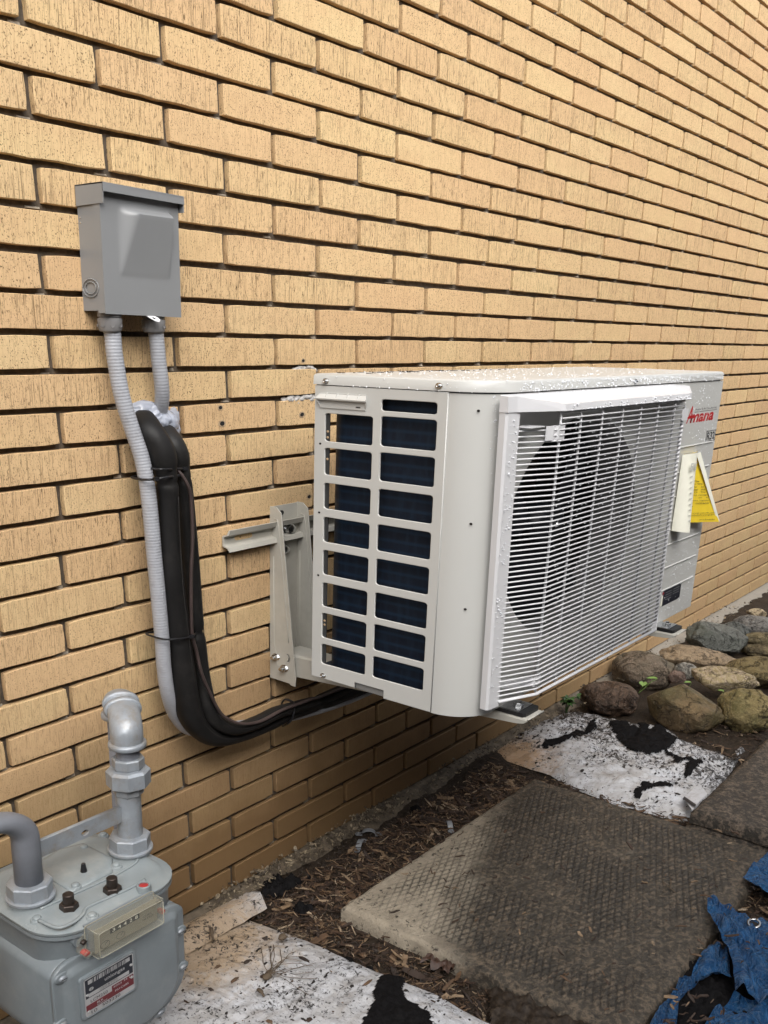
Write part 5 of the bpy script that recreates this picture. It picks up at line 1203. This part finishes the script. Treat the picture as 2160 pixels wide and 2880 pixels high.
# ------------------------------------------------------------------ stones
RK = {}
def stone(label, box, base, second, moss=None, bands=0, depth=.8, flat=0.0, seed=1, z0=-.01, k=2.765, o=(1560, 1600), squash=None):
    u0, v0, u1, v1 = box
    (ua, va), (ub, vb) = zoom(o[0], o[1], k, [(u0, v0), (u1, v1)])
    G = at((ua+ub)/2, vb, 2, z0); hd = V((G.x-CAMP.x, G.y-CAMP.y, 0)); dist = hd.length; dr = hd/dist
    a = (ub-ua)/2
    for _ in range(3):
        b = a/F*(G-CAMP).dot(FW)*depth
        cxy = G+dr*b*.9; D = (cxy-CAMP).dot(FW)
        A = a/F*D
    hv = (vb-va)/2/F*D*1.03
    th = math.atan2(CAMP.z-.03, dist+b)
    cc = (hv**2-(b*sin(th))**2); c = math.sqrt(max(cc, (A*.22)**2))/cos(th)
    ctr = at((ua+ub)/2, (va+vb)/2, 2, z0+c*.72)
    lat = V((-dr.y, dr.x, 0))*-1
    bm = bmesh.new(); bmesh.ops.create_icosphere(bm, subdivisions=5, radius=1)
    for v in bm.verts:
        n = v.co.copy(); s = V((seed*3.7, seed*1.3, seed*.9))
        d = 1+.20*NZ.noise(n*1.15+s)+.085*NZ.noise(n*2.9+s)+.035*NZ.noise(n*6+s)-.05*abs(NZ.noise(n*3.4+s*2))+.022*NZ.noise(n*15+s)+.010*NZ.noise(n*33+s)
        p = n*d
        for q in range(9 if flat else 4):       # worn facets
            fn = V((NZ.noise(V((seed, q, 1))*5.3), NZ.noise(V((seed, q, 2))*4.1), NZ.noise(V((seed, q, 3))*3.7))).normalized()
            e = p.dot(fn)-(.80-.12*flat)
            if e > 0: p -= fn*e*(.85*flat if flat else .5)
        v.co = p
    mx = [max(abs(v.co[i]) for v in bm.verts) for i in range(3)]
    for v in bm.verts:
        p = v.co; v.co = ctr+lat*(p.x/mx[0]*A)+dr*(p.y/mx[1]*b)+V((0, 0, p.z/mx[2]*c))
    me = bpy.data.meshes.new('stone'); bm.to_mesh(me); bm.free(); me.polygons.foreach_set('use_smooth', [True]*len(me.polygons))
    RK['n'] = RK.get('n', 0)+1
    return tag(put('stone', me, rock_mat(RK['n'], base, second, moss, bands)), label, 'stone', 'rounded stones edging the bed along the wall')
gry, oli, tan, brn = (.10, .105, .095), (.13, .105, .045), (.27, .20, .125), (.085, .058, .042)
stone('dark brown stone behind the far white bag, nearest the wall', (196, 868, 668, 1152), brn, (.115, .07, .045), seed=1)
stone('broad angular brown stone with dark seams, in the front row middle', (662, 880, 1300, 1282), (.15, .105, .055), (.24, .165, .085), (.075, .07, .025), seed=2, flat=1.0)
stone('round mossy yellow stone in the front row at the right', (1268, 922, 1700, 1288), (.20, .155, .062), (.28, .22, .10), (.10, .105, .03), seed=3)
stone('large grey olive stone against the brick wall under the fan', (416, 632, 935, 955), (.15, .12, .085), (.19, .145, .105), (.10, .095, .055), seed=4)
stone('long speckled tan granite stone in the second row', (800, 602, 1402, 785), tan, (.32, .24, .155), seed=5, depth=.5)
stone('cream and yellow streaked stone on top of the pile', (1052, 764, 1572, 968), (.30, .235, .115), (.40, .33, .20), bands=1, seed=6, flat=.8, depth=.55, z0=.02)
stone('smooth olive stone at the right edge with a small hole', (1310, 675, 1860, 935), (.20, .155, .068), (.165, .125, .055), seed=7, depth=.7)
stone('slate grey angular stone beyond the second bracket arm', (1005, 424, 1482, 692), gry, (.15, .16, .145), (.07, .085, .06), seed=8, flat=1.0, depth=.6)
stone('dark grey stone just behind the slate grey one', (1250, 410, 1525, 600), (.085, .09, .083), (.12, .125, .115), seed=9, flat=.8, depth=.6)
stone('flat pale grey stone far back at the right edge', (1372, 368, 1780, 535), (.16, .155, .145), (.21, .20, .185), seed=10, flat=.6, depth=.5)
stone('upper brown olive stone of the stacked pair at the right edge', (1480, 488, 1760, 605), (.14, .11, .05), (.23, .19, .11), seed=11, depth=.6, z0=.02)
stone('lower brown olive stone of the stacked pair at the right edge', (1435, 575, 1760, 698), (.11, .085, .045), (.16, .125, .065), seed=12, depth=.6)
stone('small cream block sitting at the far end by the footing', (1488, 302, 1642, 380), (.38, .30, .19), (.46, .38, .26), seed=13, flat=1.0, depth=.5, z0=.01)
stone('small pinkish wedge stone between the grey and yellow stones', (862, 790, 1030, 902), (.17, .115, .09), (.20, .14, .11), seed=14, flat=1.0, depth=.6, z0=.02)
stone('small speckled granite cobble behind the pinkish wedge', (915, 728, 1115, 860), (.20, .19, .165), (.33, .31, .27), seed=15, depth=.6)
# ------------------------------------------------------------------ plants
def leafmesh(l, wd, bend=.3):
    mb = MB(); mb.grid([[(wd*(s)*sin(pi*(.08+.9*t))**.8, l*t, bend*l*(t*t)*-1+abs(s)*wd*.35) for s in (-1, 0, 1)] for t in [i/5 for i in range(6)]])
    return mb.mesh('leaf', smooth=True)
LM = [leafmesh(.016, .0055), leafmesh(.011, .0045, .5)]
for me in LM: me.materials.append(MT['leaf'])
LB = leafmesh(.024, .0095, .25); LB.materials.append(MT['leaf2'])
def put_leaf(me, p, az, tilt, parent, s=1.0, name='leaf'):
    o = bpy.data.objects.new(name, me); C.objects.link(o); o.parent = parent; o.location = V(p)-parent.location
    o.rotation_euler = (tilt, 0, az); o.scale = (s, s, s); return o
wp = at(1592, 1998, 2, 0)
wd = thing('weed', 'small green leafy weed growing at the wall foot beside the far bag', 'weed', wp)
rnd = random.Random(8)
for k in range(7):
    a = rnd.uniform(0, 2*pi); tip = wp+V((cos(a)*.028+rnd.uniform(-.01, .01), sin(a)*.016-.012, rnd.uniform(.018, .046)))
    MB().tube(smooth_path([wp+V((0, 0, -.01)), wp.lerp(tip, .5)+V((0, 0, .010)), tip], 3), .0009, 5).build('stem', MT['leaf'], wd)
    for q in range(8):
        t = .35+.65*q/7; p = wp.lerp(tip, t)+V((0, 0, .010*sin(pi*t)))
        put_leaf(LM[q % 2], p, rnd.uniform(0, 2*pi), rnd.uniform(-.2, .9), wd, rnd.uniform(.7, 1.25))
for n, (lab, pts) in enumerate((('pair of pale green leaves sprouting between the front stones', [(690, 885, 1.9), (795, 860, .2)]), ('thin pale green sprout beside the cream streaked stone', [(1310, 955, -.4)]), ('tiny green sprout left of the cream streaked stone', [(1060, 885, .5)]))):
    b0 = at(*zoom(1560, 1600, 2.765, [(pts[0][0]+8, pts[0][1]+8)])[0], 2, .050)
    sp = thing('sprout', lab, 'sprout', b0)
    for u, v, az in pts:
        p = at(*zoom(1560, 1600, 2.765, [(u, v)])[0], 2, .058)
        MB().tube([b0+V((0, .012, -.03)), b0.lerp(p, .6), p], .0008, 5).build('stem', MT['leaf2'], sp)
        put_leaf(LB, p, az, .1, sp, 1.1 if n == 0 else .7); 
# ------------------------------------------------------------------ wood chips, crumbs and litter
def chips(n, regions, seed, name, mat, lmin, lmax, label=None, zoff=0, tree=None, flatness=.35, thin=1.0):
    rnd = random.Random(seed); vs = []; fs = []; tot = sum(r[4] for r in regions)
    for _ in range(n):
        t = rnd.uniform(0, tot)
        for r in regions:
            t -= r[4]
            if t <= 0: break
        x, y = rnd.uniform(r[0], r[1]), rnd.uniform(r[2], r[3])
        l = lmin+(lmax-lmin)*rnd.random()**2.2; w_ = l*rnd.uniform(.10, .34)*thin; h = rnd.uniform(.0006, .0018)
        z = soil_h(x, y)+zoff+rnd.random()**2*.009
        az = rnd.uniform(0, 2*pi); tl = rnd.gauss(0, flatness)*.6; ro = rnd.gauss(0, flatness)
        ax = V((cos(az)*cos(tl), sin(az)*cos(tl), sin(tl)*ZS)); sd_ = V((-sin(az)*cos(ro), cos(az)*cos(ro), sin(ro)*ZS)); up = ax.cross(sd_)
        c = V((x, y, z)); b = len(vs)
        for sx in (-1, -.2, .5, 1):
            wv = w_*(1 if abs(sx) < .6 else rnd.uniform(.15, .8)); bend = up*(h*rnd.uniform(-1.5, 1.5))
            for sy, sz in ((-1, 0), (1, 0), (1, 1), (-1, 1)):
                vs.append(c+ax*(l/2*sx)+sd_*(wv/2*sy)+up*(h*sz)+bend)
        for q in range(3):
            for e_ in range(4): fs.append((b+q*4+e_, b+q*4+(e_+1) % 4, b+q*4+4+(e_+1) % 4, b+q*4+4+e_))
        fs += [(b+3, b+2, b+1, b), (b+12, b+13, b+14, b+15)]
    return tag(put(name, from_py(name, vs, fs), MT[mat]), label, kind='stuff')
strip = [(.26, .40, -.20, -.055, 1.2), (.40, 1.05, -.185, -.060, 4.6), (.265, .345, -.50, -.10, 1.3), (1.014, 1.075, -.54, -.06, .9), (1.01, 1.10, -.72, -.50, .4), (.66, .86, -.80, -.655, .8), (.86, 1.02, -.74, -.68, .5), (1.45, 1.72, -.52, -.25, .5)]
chips(2300, strip, 1, 'wood_chips', 'chips', .006, .038)
chips(4200, strip, 3, 'wood_fibres', 'chips', .004, .024, thin=.35, zoff=.003)
chips(9500, [(.25, 1.1, -.23, -.04, 3), (.25, .36, -.75, -.1, 1.5), (1.0, 1.12, -.6, -.05, 1), (.36, 1.05, -.9, -.66, 1.5), (1.1, 1.9, -.5, 0, 1.0), (.3, 1.5, -.055, -.010, .8)], 2, 'soil_crumbs', 'crumbs', .0015, .008, flatness=1.0)
chips(1500, [(.20, .75, -.048, -.006, 2), (.75, 1.4, -.055, -.006, 1), (1.4, 2.9, -.08, -.004, 1)], 12, 'mortar_crumbs', 'mcrumb', .002, .012, flatness=1.2, zoff=.022, thin=2.2)
def litter(n, tree, box, seed, name, mat, lmin, lmax, weight=None):
    rnd = random.Random(seed); vs = []; fs = []
    for _ in range(n):
        x, y = rnd.uniform(box[0], box[1]), rnd.uniform(box[2], box[3])
        if weight and rnd.random() > weight(x, y): continue
        h = tree.ray_cast(V((x, y, .4)), V((0, 0, -1)))
        if not h[0]: continue
        r = lmin+(lmax-lmin)*rnd.random()**4; b = len(vs); az = rnd.uniform(0, 6.28); st = rnd.uniform(.5, 2.0)
        for zz, k in ((-.3, .8), (.35, 1.0), (.8, .5)):
            for a in range(5):
                q = r*k*rnd.uniform(.7, 1.25); A = 2*pi*a/5+az
                vs.append(h[0]+V((cos(A)*q*st, sin(A)*q/st, r*zz*ZS)))
        for lv in range(2):
            for a in range(5): fs.append((b+lv*5+a, b+lv*5+(a+1) % 5, b+lv*5+5+(a+1) % 5, b+lv*5+5+a))
        fs.append((b+10, b+11, b+12, b+13, b+14))
    return tag(put(name, from_py(name, vs, fs), MT[mat]), None, kind='stuff')
litter(2600, T1, (1.06, 1.53, -.51, -.03), 31, 'compost_crumbs', 'bcrumb', .0007, .0052, lambda x, y: .15+.85*max(0, min(1, (x-1.12)/.25))*(NZ.noise(V((x*14, y*14, 3)))*.9+.6))
litter(1500, T2, (-.10, .28, -.62, -.05), 32, 'compost_crumbs', 'bcrumb', .0005, .0036, lambda x, y: .35+.9*max(0, NZ.noise(V((x*12, y*12, 9)))+.2))
litter(60, T2, (-.02, .27, -.45, -.08), 33, 'bag_litter', 'chips', .0015, .0065)
chips(160, [(.36, 1.01, -.67, -.20, 1)], 5, 'slab_litter', 'chips', .004, .020, zoff=.045)
chips(70, [(.36, .46, -.78, -.70, 1), (.55, .80, -.80, -.68, 1)], 6, 'tarp_litter', 'chips', .006, .022, zoff=.062)
# grey pipe clips lying in the chips
def clip(label, u, v, az, stand):
    p = at(u, v, 2, -.008); t = thing('pipe_clip', label, 'pipe clip', p, 'loose grey plastic pipe clips by the wall')
    def q(a, b, c): return p+V((cos(az)*a-sin(az)*b, sin(az)*a+cos(az)*b, c))
    P = [q(.0135*cos(pi*i/12)*-1, 0, .0135*sin(pi*i/12)*(ZS if stand else .55)+.002) for i in range(13)]
    MB().loops([[a+(q(0, -.005, 0)-p), a+(q(0, .005, 0)-p), a*1+(q(0, .005, 0)-p)+V((0, 0, .0022)), a+(q(0, -.005, 0)-p)+V((0, 0, .0022))] for a in P]).build('clip_band', MT['clip'], t, auto=40)
    for s in (-1, 1):
        put('clip_foot', plate_mesh('foot', [(s*.0125, -.0055), (s*.024, -.0055), (s*.0265, 0), (s*.024, .0055), (s*.0125, .0055)], [ell(s*.0200, 0, .0022, 10, .0022)], .0024, lambda a, b, d: q(a, b, .0030+d), 0), MT['clip'], t)
clip('grey pipe clip lying flat on the chips, lower of the two by the wall', 1013, 2382, .35, True)
clip('grey pipe clip standing on edge next to the flat one', 1037, 2350, -.9, True)
clip('grey pipe clip beside the left edge of the patterned slab', 1263, 2328, .75, True)
# dry roots and a curled dead leaf
def root(label, ctr, n, ln, seed, z):
    rnd = random.Random(seed); t = thing('dry_root', label, 'root', ctr, 'dry roots on the near bag')
    k = MB(); bmesh.ops.create_icosphere(k.bm, subdivisions=2, radius=.006)
    for v in k.bm.verts: v.co = V(ctr)+V((v.co.x*1.3, v.co.y, v.co.z*.7))*(1+.4*NZ.noise(v.co*300))
    k.build('root_clump', MT['root'], t, smooth=True)
    for i in range(n):
        a = rnd.gauss(-.1, .55); p = V(ctr); P = [p.copy()]
        for s in range(6):
            a += rnd.gauss(0, .3); p = p+V((cos(a)*ln/6, sin(a)*ln/6, rnd.gauss(0, .0012))); p.z = max(z, p.z); P.append(p.copy())
        MB().tube(smooth_path(P, 3), .0006, 4).build('rootlet', MT['root'], t)
c = R6([(555, 1190)], .024)[0]; root('dry root with long fine strands on the near bag', c, 14, .075, 3, .021)
c = R6([(635, 985)], .024)[0]; root('small spidery dry root near the top edge of the near bag', c, 10, .038, 6, .021)
lf = R6([(1480, 1110)], .0)[0]
L_ = thing('dead_leaf', 'curled dark red brown dead leaf at the front edge of the patterned slab', 'leaf', lf)
def crumple(r, s): return [[lf+V((r*(i/7-1)*(1+.2*sin(j)), r*(j/7-1)*.8, .004+.018*abs(NZ.noise(V((i*.35, j*.35, s))))+.004*sin(i*1.1+j*.7))) for i in range(15)] for j in range(15) ]
MB().grid(crumple(.030, 4)).build('leaf_blade', MT['deadleaf'], L_, smooth=True)
tw = [at(*q, 2, .024) for q in zoom(1700, 2350, 2.07, [(345, 270), (375, 300), (415, 332)])]
tk = thing('twig', 'small forked twig lying on the patterned slab', 'twig', tw[1])
MB().tube(tw, .0011, 5).build('stick', MT['root'], tk); MB().tube([at(*q, 2, .025) for q in zoom(1700, 2350, 2.07, [(380, 302), (390, 275), (383, 255)])], .0009, 5).build('stick', MT['root'], tk)
for lab, (u, v), l, az in (('small dry brown stick on the near bag by the meter', (270, 975), .030, .9), ('short dark dry stick on the lower part of the near bag', (525, 1280), .016, 1.3)):
    c = R6([(u, v)], .022)[0]
    tag(MB().tube(smooth_path([c+V((-cos(az)*l/2, -sin(az)*l/2, 0)), c+V((0, 0, .003)), c+V((cos(az)*l/2, sin(az)*l/2, .002))], 4), [.002]*4+[.0035]*5, 6).build('stick', MT['root'], smooth=True), lab, 'stick')
